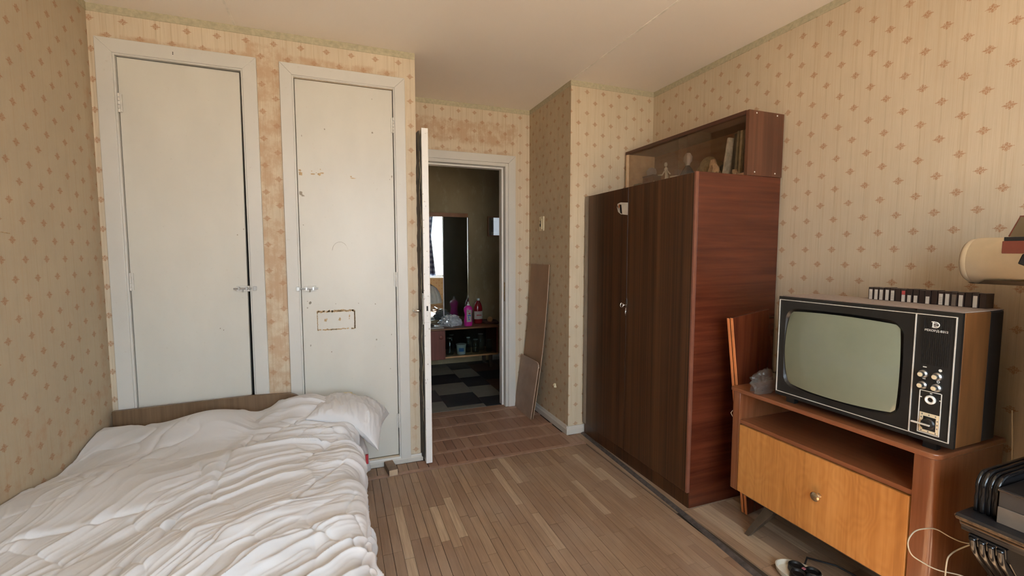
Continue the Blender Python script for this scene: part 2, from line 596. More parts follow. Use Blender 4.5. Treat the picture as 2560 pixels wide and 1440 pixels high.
M['board'] = plain('brown_hardboard', (0.32, 0.185, 0.10), 0.55, var=0.12, scale=6)
M['board2'] = plain('dusty_plywood', (0.36, 0.255, 0.19), 0.6, var=0.15, scale=9)
M['board_edge'] = plain('board_edge', (0.50, 0.36, 0.26), 0.6)

M['tv_case'] = wood('tv_case_veneer', (0.085, 0.032, 0.010), (0.20, 0.080, 0.024), 'z', 'x', 30, 3, 0.35, None, (0.3, 0.7))
M['tv_top'] = plain('dusty_tv_top', (0.33, 0.265, 0.225), 0.75, var=0.12, scale=70)
M['tv_black'] = plain('tv_black_plastic', (0.011, 0.010, 0.009), 0.35, var=0.2)
M['tv_black2'] = plain('tv_matt_black', (0.008, 0.0075, 0.007), 0.5, var=0.2)
M['tv_line'] = plain('tv_silver_trim', (0.78, 0.75, 0.68), 0.3, 0.35)
M['tv_cream'] = plain('tv_cream_scale', (0.70, 0.58, 0.38), 0.5)
M['tv_white'] = plain('tv_white_print', (0.78, 0.76, 0.70), 0.5)
M['tv_screen'] = plain('tv_glass_screen', (0.185, 0.205, 0.145), 0.06, var=0.03, coat=1.0)
M['tv_screen'].node_tree.nodes['Principled BSDF'].inputs['Coat Roughness'].default_value = 0.015
M['tv_screen'].node_tree.nodes['Principled BSDF'].inputs['Roughness'].default_value = 0.45
M['tape'] = plain('cassette_dark_plastic', (0.025, 0.014, 0.012), 0.35)
M['tape_label'] = plain('cassette_paper_label', (0.55, 0.50, 0.43), 0.6)
M['tape_red'] = plain('cassette_red_label', (0.42, 0.06, 0.06), 0.5)
M['ink'] = plain('grey_ink', (0.16, 0.15, 0.14), 0.6)

n = NT('white_cotton')
x, y, z = n.pos()
a = n.noise(n.vec(n.mul(x, 2.2), n.mul(y, 2.2), z), 1, 4)
w = n.noise(n.vec(n.mul(x, 70), n.mul(y, 70), n.mul(z, 70)), 1, 3)
n.bump(w, 0.12, 0.0015)
M['duvet'] = n.fin(n.mix(n.rng(a, 0.35, 0.7), (0.60, 0.59, 0.59), (0.65, 0.645, 0.65)), 0.75, spec=0.3)
n.b.inputs['Sheen Weight'].default_value = 0.15
M['mattress'] = plain('mattress_ticking', (0.70, 0.72, 0.76), 0.8)
M['bed_wood'] = wood('headboard_wood', (0.105, 0.062, 0.032), (0.20, 0.125, 0.068), 'z', 'x', 70, 2, 0.4)
M['red'] = plain('red_cloth', (0.45, 0.03, 0.04), 0.7)
M['yellow_cloth'] = plain('pale_yellow_cloth', (0.72, 0.64, 0.42), 0.8)

M['piano'] = plain('black_piano_lacquer', (0.008, 0.0075, 0.008), 0.2, var=0.3, coat=0.3)
M['piano_top'] = plain('dusty_piano_black', (0.013, 0.012, 0.013), 0.36, var=0.4)
M['piano_worn'] = plain('worn_piano_edge', (0.16, 0.10, 0.055), 0.4, var=0.6, scale=80)
M['felt'] = plain('brown_key_felt', (0.15, 0.115, 0.085), 0.9)
M['felt_dark'] = plain('dark_key_slip', (0.045, 0.037, 0.03), 0.7)
M['cord'] = plain('cream_cord', (0.50, 0.42, 0.30), 0.6)
M['black_cord'] = plain('black_cord', (0.012, 0.012, 0.013), 0.5)
M['cream'] = plain('cream_plastic', (0.70, 0.64, 0.52), 0.4)
M['ivory'] = plain('ivory_switch_plastic', (0.66, 0.56, 0.36), 0.4)
M['turn_wood'] = plain('record_player_redbrown', (0.14, 0.035, 0.02), 0.35)
M['paper_roll'] = plain('rolled_paper', (0.74, 0.63, 0.46), 0.7, var=0.06)
M['smoked'] = glassy('smoked_plastic', (0.62, 0.58, 0.50), 0.08, rough=0.1)
M['glass'] = glassy('cabinet_glass', (0.93, 0.90, 0.86), 0.06)
M['jar_glass'] = glassy('jar_glass', (0.80, 0.86, 0.84), 0.10)
M['pane'] = glassy('window_glass', (0.97, 0.98, 0.98), 0.0)
n = NT('crinkled_polythene')
tr = n.new('ShaderNodeBsdfTransparent'); tr.inputs[0].default_value = (0.9, 0.9, 0.9, 1)
mx = n.new('ShaderNodeMixShader')
n.fin(n.mix(n.noise(n.vec(*[n.mul(q, 30) for q in n.pos()]), 1, 3), (0.10, 0.085, 0.07), (0.34, 0.30, 0.26)), 0.2, spec=0.6)
mx.inputs[0].default_value = 0.30
n.t.links.new(tr.outputs[0], mx.inputs[1]); n.t.links.new(n.b.outputs[0], mx.inputs[2]); n.t.links.new(mx.outputs[0], n.out.inputs[0])
M['bag'] = n.m
M['foil'] = plain('silvery_crinkled_bag', (0.62, 0.65, 0.66), 0.22, 0.35, var=0.3)
M['mirror'] = plain('mirror_glass', (0.80, 0.86, 0.84), 0.015, 1.0, var=0.02, scale=3)
M['mirror_dark'] = plain('dusty_mirror_glass', (0.66, 0.72, 0.70), 0.10, 1.0, var=0.15, scale=3)
M['mirror_frame'] = plain('mirror_rail_wood', (0.30, 0.13, 0.05), 0.4)
M['hall_red'] = wood('hall_redbrown_wood', (0.14, 0.035, 0.025), (0.26, 0.075, 0.05), 'z', 'x', 50, 2, 0.35, 0.2)
M['hall_top'] = plain('hall_table_top', (0.24, 0.11, 0.05), 0.35)
M['hall_ply'] = plain('hall_pale_shelf', (0.55, 0.30, 0.13), 0.4)
M['tile_dark'] = plain('black_vinyl_tile', (0.028, 0.029, 0.034), 0.35, var=0.3, scale=10)
M['tile_light'] = plain('grey_vinyl_tile', (0.20, 0.19, 0.155), 0.4, var=0.12, scale=10)
M['tile_shadow'] = plain('brown_shadow_tile', (0.10, 0.055, 0.035), 0.4)  # dark brown stands in for the door jamb's shadow on the hall floor
M['pink'] = plain('magenta_plastic', (0.72, 0.035, 0.36), 0.3, coat=0.3)
M['redliq'] = plain('red_bottle_plastic', (0.26, 0.012, 0.018), 0.2, coat=0.3)
M['whitep'] = plain('white_plastic', (0.80, 0.80, 0.79), 0.4)
M['blue'] = plain('blue_print', (0.10, 0.22, 0.60), 0.5)
M['brown_cloth'] = plain('dark_brown_tray', (0.085, 0.035, 0.025), 0.5)
M['shade'] = plain('pale_lampshade', (0.62, 0.57, 0.47), 0.8)
M['leather'] = plain('torn_dark_leatherette', (0.012, 0.008, 0.006), 0.5, var=0.5, scale=12, bump=0.6)
M['wadding'] = plain('torn_wadding_edge', (0.30, 0.25, 0.17), 0.9, var=0.5, scale=60)
n = NT('plaid_curtain')
x, y, z = n.pos()
fx = n.math('FRACT', n.mul(n.add(x, 5), 9)); fz = n.math('FRACT', n.mul(z, 8))
ck = n.add(n.rng(fx, 0.45, 0.5), n.rng(fz, 0.45, 0.5))
M['plaid'] = n.fin(n.ramp(n.mul(ck, 0.5), (0.0, (0.42, 0.50, 0.72)), (0.5, (0.12, 0.17, 0.36)), (1.0, (0.02, 0.035, 0.12))), 0.8)

# ================================================================== SETTING
XL, XR_, YB, H = -1.08, 2.20, 2.795, 2.48
YR, XN, YN = 2.82, 1.515, 3.54      # return wall, niche side wall, doorway wall
XC = 0.455                          # right end of the closet wall
YW = -0.95
def S(name, mb, mat, parent=None, **kw):
    return mb.build(name, mat, parent, kind=None if parent else 'structure', **kw)

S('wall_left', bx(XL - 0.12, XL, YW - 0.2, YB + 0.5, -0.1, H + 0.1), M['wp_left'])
# closet wall with two openings
D1 = (-0.985, -0.425, 0.05, 2.258)
D2 = (-0.210, 0.336, 0.05, 2.255)
mb = MB()
for a, b in ((XL, D1[0]), (D1[1], D2[0]), (D2[1], XC)):
    mb.box(a, b, YB, YB + 0.10, -0.05, H)
for Dd in (D1, D2):
    mb.box(Dd[0], Dd[1], YB, YB + 0.10, Dd[3], H)
    mb.box(Dd[0], Dd[1], YB, YB + 0.10, -0.05, Dd[2])
mb.box(XC - 0.08, XC, YB + 0.10, YN, -0.05, H)          # niche's left side
S('wall_back', mb, M['wp_back'])
S('wall_closet_inside', bx(XL, XC - 0.08, YB + 0.16, YB + 0.2, -0.05, H), M['dark'])
S('wall_return', bx(XN, XR_, YR, YR + 0.08, -0.05, H), M['wp_return'])
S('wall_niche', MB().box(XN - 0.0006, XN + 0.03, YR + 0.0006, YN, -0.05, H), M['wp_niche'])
S('wall_right', bx(XR_, XR_ + 0.12, YW - 0.2, YR + 0.1, -0.1, H + 0.1), M['wp_right'])
# doorway wall
DX0, DX1, DZ = 0.52, 1.315, 2.03
S('wall_doorway', MB().box(XC - 0.08, DX0, YN, YN + 0.10, -0.05, H).box(DX1, XN + 0.08, YN, YN + 0.10, -0.05, H).box(DX0, DX1, YN, YN + 0.10, DZ, H), M['wp_door'])
# window wall behind the camera
mb = MB().box(XL, WX0, YW - 0.2, YW, -0.05, H).box(WX1, XR_, YW - 0.2, YW, -0.05, H).box(WX0, WX1, YW - 0.2, YW, 0, WZ0).box(WX0, WX1, YW - 0.2, YW, WZ1, H)
S('wall_window', mb, M['wp_plain'])
S('ceiling', bx(XL - 0.1, XR_ + 0.1, YW - 0.2, YN + 0.1, H, H + 0.1), M['ceiling'])
w1 = thing('window_1', None, None, (0, YW, WZ0), kind='structure')
mb = MB()
for xx in (WX0, WX0 + 0.84, WX1 - 0.05):
    mb.box(xx, xx + 0.05, YW - 0.14, YW - 0.08, WZ0, WZ1)
mb.box(WX0, WX1, YW - 0.14, YW - 0.08, WZ0, WZ0 + 0.05).box(WX0, WX1, YW - 0.14, YW - 0.08, WZ1 - 0.05, WZ1)
mb.build('window_frame', M['white_paint'], w1)
for a in (WX0 - 0.09, WX1):
    bx(a, a + 0.09, YW, YW + 0.02, WZ0, WZ1 + 0.09).build('window_casing', M['white_paint'], w1)
bx(WX0, WX1, YW, YW + 0.02, WZ1, WZ1 + 0.09).build('window_casing', M['white_paint'], w1)
bx(WX0 - 0.05, WX1 + 0.05, YW - 0.08, YW + 0.14, WZ0 - 0.03, WZ0).build('window_sill', M['white_paint'], w1, bevel=0.005)
for i in range(2):
    bx(WX0 + 0.05 + i * 0.84, WX0 + 0.84 + i * 0.84, YW - 0.112, YW - 0.108, WZ0 + 0.05, WZ1 - 0.05).build('pane', M['pane'], w1)
# ceiling panel seams
S('trim_1', bx(-0.474, -0.462, YW, YB, H - 0.003, H), M['seam'])
S('trim_2', bx(1.512, 1.524, YW, YR, H - 0.003, H), M['seam'])
# paper border under the ceiling
B = 0.036
def border(nm, *a): S(nm, bx(*a), M['border'])
border('trim_3', XL, XC, YB - 0.003, YB, H - B, H)
border('trim_4', XC, XN, YN - 0.003, YN, H - B, H)
border('trim_5', XN - 0.003, XN, YR, YN, H - B, H)
border('trim_6', XN, XR_, YR - 0.003, YR, H - B, H)
border('trim_7', XR_ - 0.003, XR_, YW, YR, H - B, H)
border('trim_8', XL, XL + 0.003, YW, YB, H - B, H)
# skirting boards with a moulded top
def skirt(nm, axis, a, b, at, sgn, hh=0.055, t=0.018):
    prof = [(0, 0), (t, 0), (t, hh * 0.62), (t * 0.65, hh * 0.78), (t * 0.45, hh), (0, hh)]
    poly = [(at + sgn * p, q) for p, q in prof]
    S(nm, MB().prism(poly, axis, a, b), M['skirting'], bevel=0.002)
skirt('baseboard_back', 'x', 0.0, XC + 0.018, 0, 0)
bpy.data.objects.remove(bpy.data.objects['baseboard_back'])
def skirt_y(nm, x0, x1, yat, hh=0.055, t=0.018):      # runs along x, faces -y
    prof = [(yat, 0), (yat - t, 0), (yat - t, hh * 0.62), (yat - t * 0.65, hh * 0.78), (yat - t * 0.45, hh), (yat, hh)]
    S(nm, MB().prism(prof, 'x', x0, x1), M['skirting'], bevel=0.002)
def skirt_x(nm, y0, y1, xat, sgn, hh=0.055, t=0.018):  # runs along y
    prof = [(xat, 0), (xat + sgn * t, 0), (xat + sgn * t, hh * 0.62), (xat + sgn * t * 0.65, hh * 0.78), (xat + sgn * t * 0.45, hh), (xat, hh)]
    S(nm, MB().prism(prof, 'y', y0, y1), M['skirting'], bevel=0.002)
skirt_y('baseboard_back', -1.06, XC + 0.012, YB, 0.045)
skirt_y('baseboard_return', XN - 0.016, XR_ - 0.02, YR, 0.06)
skirt_x('baseboard_niche', YR - 0.016, YN, XN, -1, 0.06)
skirt_x('baseboard_right', YW, YR - 0.02, XR_, -1, 0.06)
skirt_x('baseboard_left', YW, YB - 0.02, XL, 1, 0.06)

# floor ----------------------------------------------------------------
floor = S('floor', bx(XL, XR_, YW, YN + 0.12, -0.06, -0.008), M['sub'])
_pm = {}
def plank(x0, x1, y0, y1, mat, rot=False):
    k = (round(x1 - x0, 4), round(y1 - y0, 4), mat.name)
    if k not in _pm:
        w, l = (x1 - x0) / 2, (y1 - y0) / 2
        e = 0.0006
        vs = [(-w, -l, -.012), (w, -l, -.012), (w, l, -.012), (-w, l, -.012), (-w + e, -l + e, 0), (w - e, -l + e, 0), (w - e, l - e, 0), (-w + e, l - e, 0)]
        me = bpy.data.meshes.new('plank')
        me.from_pydata(vs, [], [(4, 5, 6, 7), (0, 1, 5, 4), (1, 2, 6, 5), (2, 3, 7, 6), (3, 0, 4, 7)])
        me.materials.append(mat)
        _pm[k] = me
    o = bpy.data.objects.new('plank', _pm[k])
    COL.objects.link(o)
    o.parent = floor
    o.location = ((x0 + x1) / 2, (y0 + y1) / 2, random.uniform(-0.0012, 0.0))
    return o
rf = random.Random(11)
PW = 0.0425
rest = MB()
def addrest(x0, x1, y0, y1):
    rest.box(x0, x1, y0, y1, -0.012, -0.0005)
ix = 0
x = 0.06
while x < 1.545:
    x1 = min(x + PW, 1.56)
    gp = rf.choice([0.0001, 0.0002, 0.0004, 0.0010])
    L = [0.30, 0.36, 0.42]
    y1 = 2.635
    y = y1 - rf.choice([0.12, 0.2, 0.28, 0.34, 0.40])
    while y1 > YW:
        if y1 > 1.20:
            plank(x + gp, x1 - 0.0001, y + 0.0001, y1 - 0.0001, M['plank'])
        else:
            addrest(x + 0.0004, x1 - 0.0004, y + 0.0004, y1 - 0.0004)
        y1 = y
        y = y1 - rf.choice(L)
    x = x1
# right of the batten, under the wardrobe and cabinet
x = 1.60
while x < 2.16:
    x1 = x + 0.0545
    y1 = 1.74
    y = y1 - rf.choice([0.3, 0.45, 0.6])
    while y1 > YW:
        if y1 > 0.95 and x < 1.98:
            plank(x + 0.0004, x1 - 0.0004, y + 0.0004, y1 - 0.0004, M['plank'])
        else:
            addrest(x + 0.0004, x1 - 0.0004, y + 0.0004, y1 - 0.0004)
        y1 = y
        y = y1 - rf.choice([0.4, 0.5, 0.6])
    x = x1
for xx in np.arange(1.56, 2.19, 0.0545):
    addrest(xx, xx + 0.053, 1.745, YR)
for xx in np.arange(XL, 0.05, 0.0515):
    addrest(xx, xx + 0.0505, YW, 2.79)
# cross battens and short rows towards the doorway
bars = [(2.640, 2.672, 0.06, 1.56), (2.835, 2.865, 0.462, 1.56 - 0.05), (3.035, 3.068, 0.462, 1.497), (3.262, 3.300, 0.462, 1.497), (3.470, 3.520, 0.462, 1.497)]
for y0, y1, a, b in bars:
    bx(a, b, y0, y1, -0.012, 0.001).build('plank', M['plank_bar'], floor, bevel=0.0012)
rows = [(2.672, 2.835, 0.06, 1.56), (2.865, 3.035, 0.462, 1.497), (3.068, 3.262, 0.462, 1.497), (3.300, 3.470, 0.462, 1.497)]
for k, (y0, y1, a, b) in enumerate(rows):
    x = a
    while x < b - 0.01:
        x1 = min(x + 0.0605, b)
        yy1 = min(y1, 2.775) if (k == 0 and x < 0.47) else y1
        if k == 0 and x > XN - 0.012: yy1 = 2.80
        plank(x + 0.0012, x1 - 0.0012, y0 + 0.001, yy1 - 0.001, M['plank_red'] if x > 0.42 else M['plank'])
        x = x1
bx(0.462, 1.497, 3.520, 3.60, -0.012, -0.001).build('plank', M['plank_red'], floor)
rest.build('plank', M['plank'], floor, kind='stuff')

# batten lying along the wardrobe (loose edge strip)
mb = MB()
pts = [(1.632, 2.795), (1.612, 2.3), (1.590, 1.76), (1.566, 1.40), (1.545, 1.05), (1.53, 0.5)]
vs, fs = [], []
for i, (px_, py_) in enumerate(pts):
    w = 0.026
    vs += [(px_ - w, py_, 0.0), (px_ - w + 0.004, py_, 0.007), (px_ - 0.003, py_, 0.011), (px_, py_, 0.0)]
for i in range(len(pts) - 1):
    for k in range(4):
        l = (k + 1) % 4
        fs.append((i * 4 + k, i * 4 + l, i * 4 + 4 + l, i * 4 + 4 + k))
fs += [(3, 2, 1, 0), tuple(4 * (len(pts) - 1) + k for k in range(4))]
o = mb.add(vs, fs).build('floor_batten', M['batten'])
recenter(o); tag(o, 'long thin dark grey batten lying on the floor along the wardrobe plinth', 'batten')

# ------------------------------------------------------------------ closet doors
def miter(mb, x0, x1, z0, z1, w, y0, y1, bottom=False):
    """flat casing boards with mitred corners around opening x0..x1,z0..z1 (outer)"""
    L_ = [(x0, z0), (x0 + w, z0), (x0 + w, z1 - w), (x0, z1)]
    R_ = [(x1, z0), (x1, z1), (x1 - w, z1 - w), (x1 - w, z0)]
    T_ = [(x0, z1), (x0 + w, z1 - w), (x1 - w, z1 - w), (x1, z1)]
    return L_, R_, T_

def casing(parent, x0, x1, z0, z1, w, y, t=0.016):
    for poly in miter(None, x0, x1, z0, z1, w, 0, 0):
        MB().prism(poly, 'y', y - t, y + 0.001).build('casing', M['casing_paint'], parent, bevel=0.0022)
    w2 = w - 0.004
    xa, xb, zb = x0 + w2, x1 - w2, z1 - w2
    mbi = MB()
    for poly in miter(None, xa, xb, z0, zb, 0.012, 0, 0):
        mbi.prism(poly, 'y', y - t * 0.55, y + 0.09)
    mbi.build('stop_bead', M['casing_paint'], parent, bevel=0.0015)

d1 = thing('door_1', None, None, (-0.70, YB, 0), kind='structure')
casing(d1, -1.052, -0.376, 0.0, 2.328, 0.066, YB)
mb = MB()
vs = [(-0.9755, 0.055), (-0.4690, 0.055), (-0.4585, 2.247), (-0.9755, 2.2505)]
lf1 = MB().prism(vs, 'y', YB + 0.006, YB + 0.036).build('leaf', M['door_paint'], d1, bevel=0.002)
d2 = thing('door_2', None, None, (0.06, YB, 0), kind='structure')
casing(d2, -0.268, 0.392, 0.0, 2.325, 0.060, YB)
lf2 = bx(-0.1975, 0.3205, YB + 0.004, YB + 0.034, 0.056, 2.2515).build('leaf', M['door_paint'], d2, bevel=0.002)
bx(D1[0] + 0.001, D1[1] - 0.001, YB + 0.09, YB + 0.10, 0.05, 2.26).build('closet_back', M['dark'], d1)
bx(D2[0] + 0.001, D2[1] - 0.001, YB + 0.09, YB + 0.10, 0.05, 2.26).build('closet_back', M['dark'], d2)

def hinge(parent, x, z, y=YB, mat='painted_steel'):
    mb = MB()
    for k in range(5):
        mb.lathe([(0.0, -0.0002), (0.0055, 0), (0.0055, 0.0165), (0.0, 0.0167)], (x, y - 0.008, z - 0.045 + k * 0.0182), n=10)
    mb.box(x - 0.012, x + 0.012, y - 0.006, y - 0.001, z - 0.042, z + 0.042)
    mb.build('hinge', M[mat], parent, smooth='auto')
hinge(d1, -0.972, 2.03); hinge(d1, -0.972, 1.16)
hinge(d2, 0.324, 2.05); hinge(d2, 0.324, 1.145); hinge(d2, 0.324, 0.275)

def latch(parent, x0, x1, xk, z):
    y = YB - 0.004
    a = bx(min(x0, x1), max(x0, x1), y - 0.002, y + 0.012, z - 0.016, z + 0.014).build('latch', M['painted_steel'], parent, bevel=0.001)
    mb = MB().tube([(x0 - 0.012 if x0 < x1 else x0 + 0.012, y - 0.008, z), (xk, y - 0.008, z)], 0.0042, 10)
    mb.tube([((x0 + x1) / 2, y - 0.008, z), ((x0 + x1) / 2, y - 0.010, z - 0.02)], 0.0035, 8)
    mb.box((x0 + x1) / 2 - 0.022, (x0 + x1) / 2 - 0.014, y - 0.014, y, z - 0.009, z + 0.009)
    mb.box((x0 + x1) / 2 + 0.014, (x0 + x1) / 2 + 0.022, y - 0.014, y, z - 0.009, z + 0.009)
    mb.build('bolt', M['steel'], a, smooth='auto')
    bx(xk - 0.008, xk + 0.008, YB - 0.028, YB - 0.012, z - 0.011, z + 0.011).build('keeper', M['steel'], parent, bevel=0.001)
latch(d1, -0.515, -0.452, -0.425, 1.112)
latch(d2, -0.122, -0.185, -0.213, 1.103)

def blob(mb, cx, cz, rx, rz, y, t=0.0012, n=12, rnd=random):
    ring = []
    for i in range(n):
        a = 2 * PI * i / n
        k = rnd.uniform(0.6, 1.15)
        ring.append((cx + rx * k * math.cos(a), cz + rz * k * math.sin(a)))
    mb.prism(ring, 'y', y - t, y + 0.001)
yl = YB + 0.004
mb = MB(); rr = random.Random(5)
# rectangular outline where a plate was glued
x0, x1, z0, z1 = -0.120, 0.082, 0.862, 0.968
for (ax_, az_, bx_, bz_, w) in ((x0, z1, x1, z1, 0.0075), (x0, z0, x1, z0, 0.0045), (x0, z0, x0, z1, 0.0035), (x1, z0, x1, z1, 0.0060)):
    k = 22
    for i in range(k):
        t = (i + rr.random() * 0.6) / k
        if w < 0.005 and rr.random() < 0.12: continue
        blob(mb, ax_ + (bx_ - ax_) * t + rr.uniform(-.001, .001), az_ + (bz_ - az_) * t + rr.uniform(-.002, .002), (0.008 if az_ == bz_ else w * .7), (w if az_ == bz_ else 0.006), yl, rnd=rr, n=9)
for cx, cz, a, b in ((-0.077, 0.916, .009, .010), (0.0, 0.918, .008, .010), (0.053, 0.935, .005, .009), (-0.07, 0.923, .004, .006), (0.052, 0.92, .003, .004)):
    blob(mb, cx, cz, a, b, yl, rnd=rr)
mb.build('glue_mark', M['chip'], d2, label='brown rectangular outline of dried glue')
mb = MB(); mg = MB()
for cx, cz, a, b in ((-0.182, 1.742, .010, .012), (-0.185, 1.76, .008, .006), (-0.118, 1.744, .012, .005), (-0.085, 1.744, .010, .009), (-0.072, 1.752, .012, .004), (-0.125, 1.76, .003, .003),
                     (-0.08, 1.772, .003, .003), (0.093, 1.733, .016, .0035), (0.082, 1.742, .006, .004), (-0.101, 1.752, .003, .002)):
    blob(mb, cx, cz, a, b, yl, rnd=rr)
mb.build('paint_chip', M['chip'], d2)
for cx, cz, a, b in ((-0.184, 1.635, .009, .012), (-0.174, 1.622, .010, .006), (-0.052, 1.995, .004, .005), (0.205, 2.000, .005, .006), (0.207, 2.19, .003, .003), (0.31, 1.755, .004, .007), (0.298, 1.738, .003, .003),
                     (-0.177, 1.46, .003, .003), (-0.155, 1.02, .007, .009), (-0.17, 0.992, .004, .005), (-0.168, 1.03, .003, .003), (0.203, 0.785, .005, .006), (-0.05, 0.73, .004, .004),
                     (0.29, 0.81, .003, .004), (0.28, 0.6, .003, .004), (-0.02, 1.01, .003, .003), (0.105, 1.008, .003, .003), (0.2, 1.0, .004, .004), (-0.16, 0.775, .004, .007), (-0.17, 1.95, .002, .006)):
    blob(mg, cx, cz, a, b, yl, rnd=rr)
arc = [(0.012 + 0.042 * math.cos(t), 1.315 + 0.052 * math.sin(t)) for t in np.linspace(0.15, PI * 0.98, 14)]
mg.tube([(p[0], yl - 0.0004, p[1]) for p in arc], [0.0004] * 3 + [0.0009] * 8 + [0.0012] * 3, 6)
mg.build('scuff', M['chip_dark'], d2)
mg = MB()
for cx, cz in ((-0.74, 2.290), (-0.74, 2.297)):
    blob(mg, cx, cz, .0025, .003, YB - 0.0155, rnd=rr)
mg.build('nail_hole', M['dark'], d1)
mg = MB()
for cx, cz in ((-0.50, 1.40), (-0.60, 0.9), (-0.585, 0.89), (-0.47, 1.43)):
    blob(mg, cx, cz, .003, .004, YB + 0.006, rnd=rr)
mg.build('scuff', M['chip_dark'], d1)

# ------------------------------------------------------------------ room door (open) and its frame
d3 = thing('door_3', None, None, (0.9, YN, 0), kind='structure')
for poly in miter(None, 0.458, 1.385, 0.0, 2.098, 0.062, 0, 0):
    MB().prism(poly, 'y', YN - 0.018, YN + 0.001).build('casing', M['casing_paint'], d3, bevel=0.0025)
mb = MB()
mb.box(1.297, 1.323, YN - 0.010, YN + 0.11, 0, 2.036).box(0.505, 0.53, YN - 0.010, YN + 0.11, 0, 2.036).box(0.53, 1.297, YN - 0.010, YN + 0.11, 2.010, 2.036)
mb.build('jamb', M['casing_paint'], d3, bevel=0.002)
mb = MB()
mb.box(1.284, 1.297, YN + 0.045, YN + 0.11, 0, 2.010).box(0.53, 1.284, YN + 0.045, YN + 0.11, 1.997, 2.010)
mb.build('rebate', M['white_paint'], d3, bevel=0.0015)
bx(1.2965, 1.2985, YN + 0.002, YN + 0.03, 0.90, 1.06).build('strike_plate', M['chip'], d3)
# leaf opened by about 90 degrees
LY0, LY1, LX0, LX1 = 2.712, 3.515, 0.474, 0.513
leaf = bx(LX0, LX1, LY0, LY1, 0.006, 2.034).build('leaf', M['white_paint'], d3, bevel=0.003)
# padded leatherette on the side towards the closet wall, torn along its edge
ny, nz = 30, 140
P = np.zeros((ny, nz, 3))
yy, zz = np.meshgrid(np.linspace(LY0 + 0.012, LY1 - 0.02, ny), np.linspace(0.03, 2.02, nz), indexing='ij')
edge = np.clip((yy - LY0) / 0.12, 0, 1)
P[..., 0] = LX0 - 0.003 - 0.014 * edge - 0.010 * vn(yy * 14, zz * 9, 2) * (1.2 - edge * 0.5) - 0.004 * vn(yy * 50, zz * 40, 3)
P[..., 1] = yy + (1 - edge) * 0.02 * (vn(zz * 16, zz * 0, 4) - 0.3)
P[..., 2] = zz
grid_obj('padding', P, M['leather'], leaf)
mb = MB()
pts = []
for i in range(60):
    z = 0.25 + i * 0.028
    pts.append((LX0 - 0.006 - 0.012 * mnoise.noise(Vector((z * 7, 0, 0))) - 0.004, LY0 + 0.015 + 0.006 * mnoise.noise(Vector((z * 13, 3, 0))), z))
mb.tube(pts, [0.0012 + 0.0016 * abs(mnoise.noise(Vector((p[2] * 30, 1, 1)))) for p in pts], 6)
mb.build('torn_edge', M['wadding'], leaf, smooth=True)
lk = MB().box(0.482, 0.505, LY0 - 0.0025, LY0 + 0.001, 0.885, 1.035)
lk.build('lock_plate', M['white_paint'], leaf, bevel=0.004)
bx(0.4885, 0.4985, LY0 - 0.0035, LY0 - 0.0015, 0.955, 0.985).build('lock_hole', M['dark'], leaf)
MB().lathe([(0, -0.0005), (0.003, -0.0005), (0.003, 0.001), (0, 0.001)], (0.4935, LY0 - 0.0025, 0.925), axis='y', n=10).build('screw', M['steel'], leaf)
for sx, xa in ((-1, LX0), (1, LX1)):
    h = bx(min(xa, xa + sx * 0.005), max(xa, xa + sx * 0.005), 2.728, 2.768, 0.87, 1.06).build('handle_plate', M['painted_steel'], leaf, bevel=0.003)
    if sx < 0:
        pts = [(xa, 2.748, 0.955), (xa - 0.045, 2.748, 0.955), (xa - 0.052, 2.757, 0.955), (xa - 0.054, 2.85, 0.955)]
    else:
        pts = [(xa, 2.748, 0.955), (xa + 0.045, 2.748, 0.955), (xa + 0.052, 2.757, 0.955), (xa + 0.054, 2.85, 0.955)]
    MB().tube(pts, 0.008, 12).build('door_handle', M['chrome'], h, smooth=True)
mb = MB()
rr = random.Random(9)
for i in range(26):
    z = rr.uniform(0.5, 1.75)
    xx = rr.choice([rr.uniform(LX0 + 0.001, LX0 + 0.007), rr.uniform(LX0 + 0.005, LX1 - 0.003)])
    blob(mb, xx, z, rr.uniform(.001, .003), rr.uniform(.002, .007), LY0, 0.0006, 8, rr)
mb.build('paint_chip', M['chip_dark'], leaf)

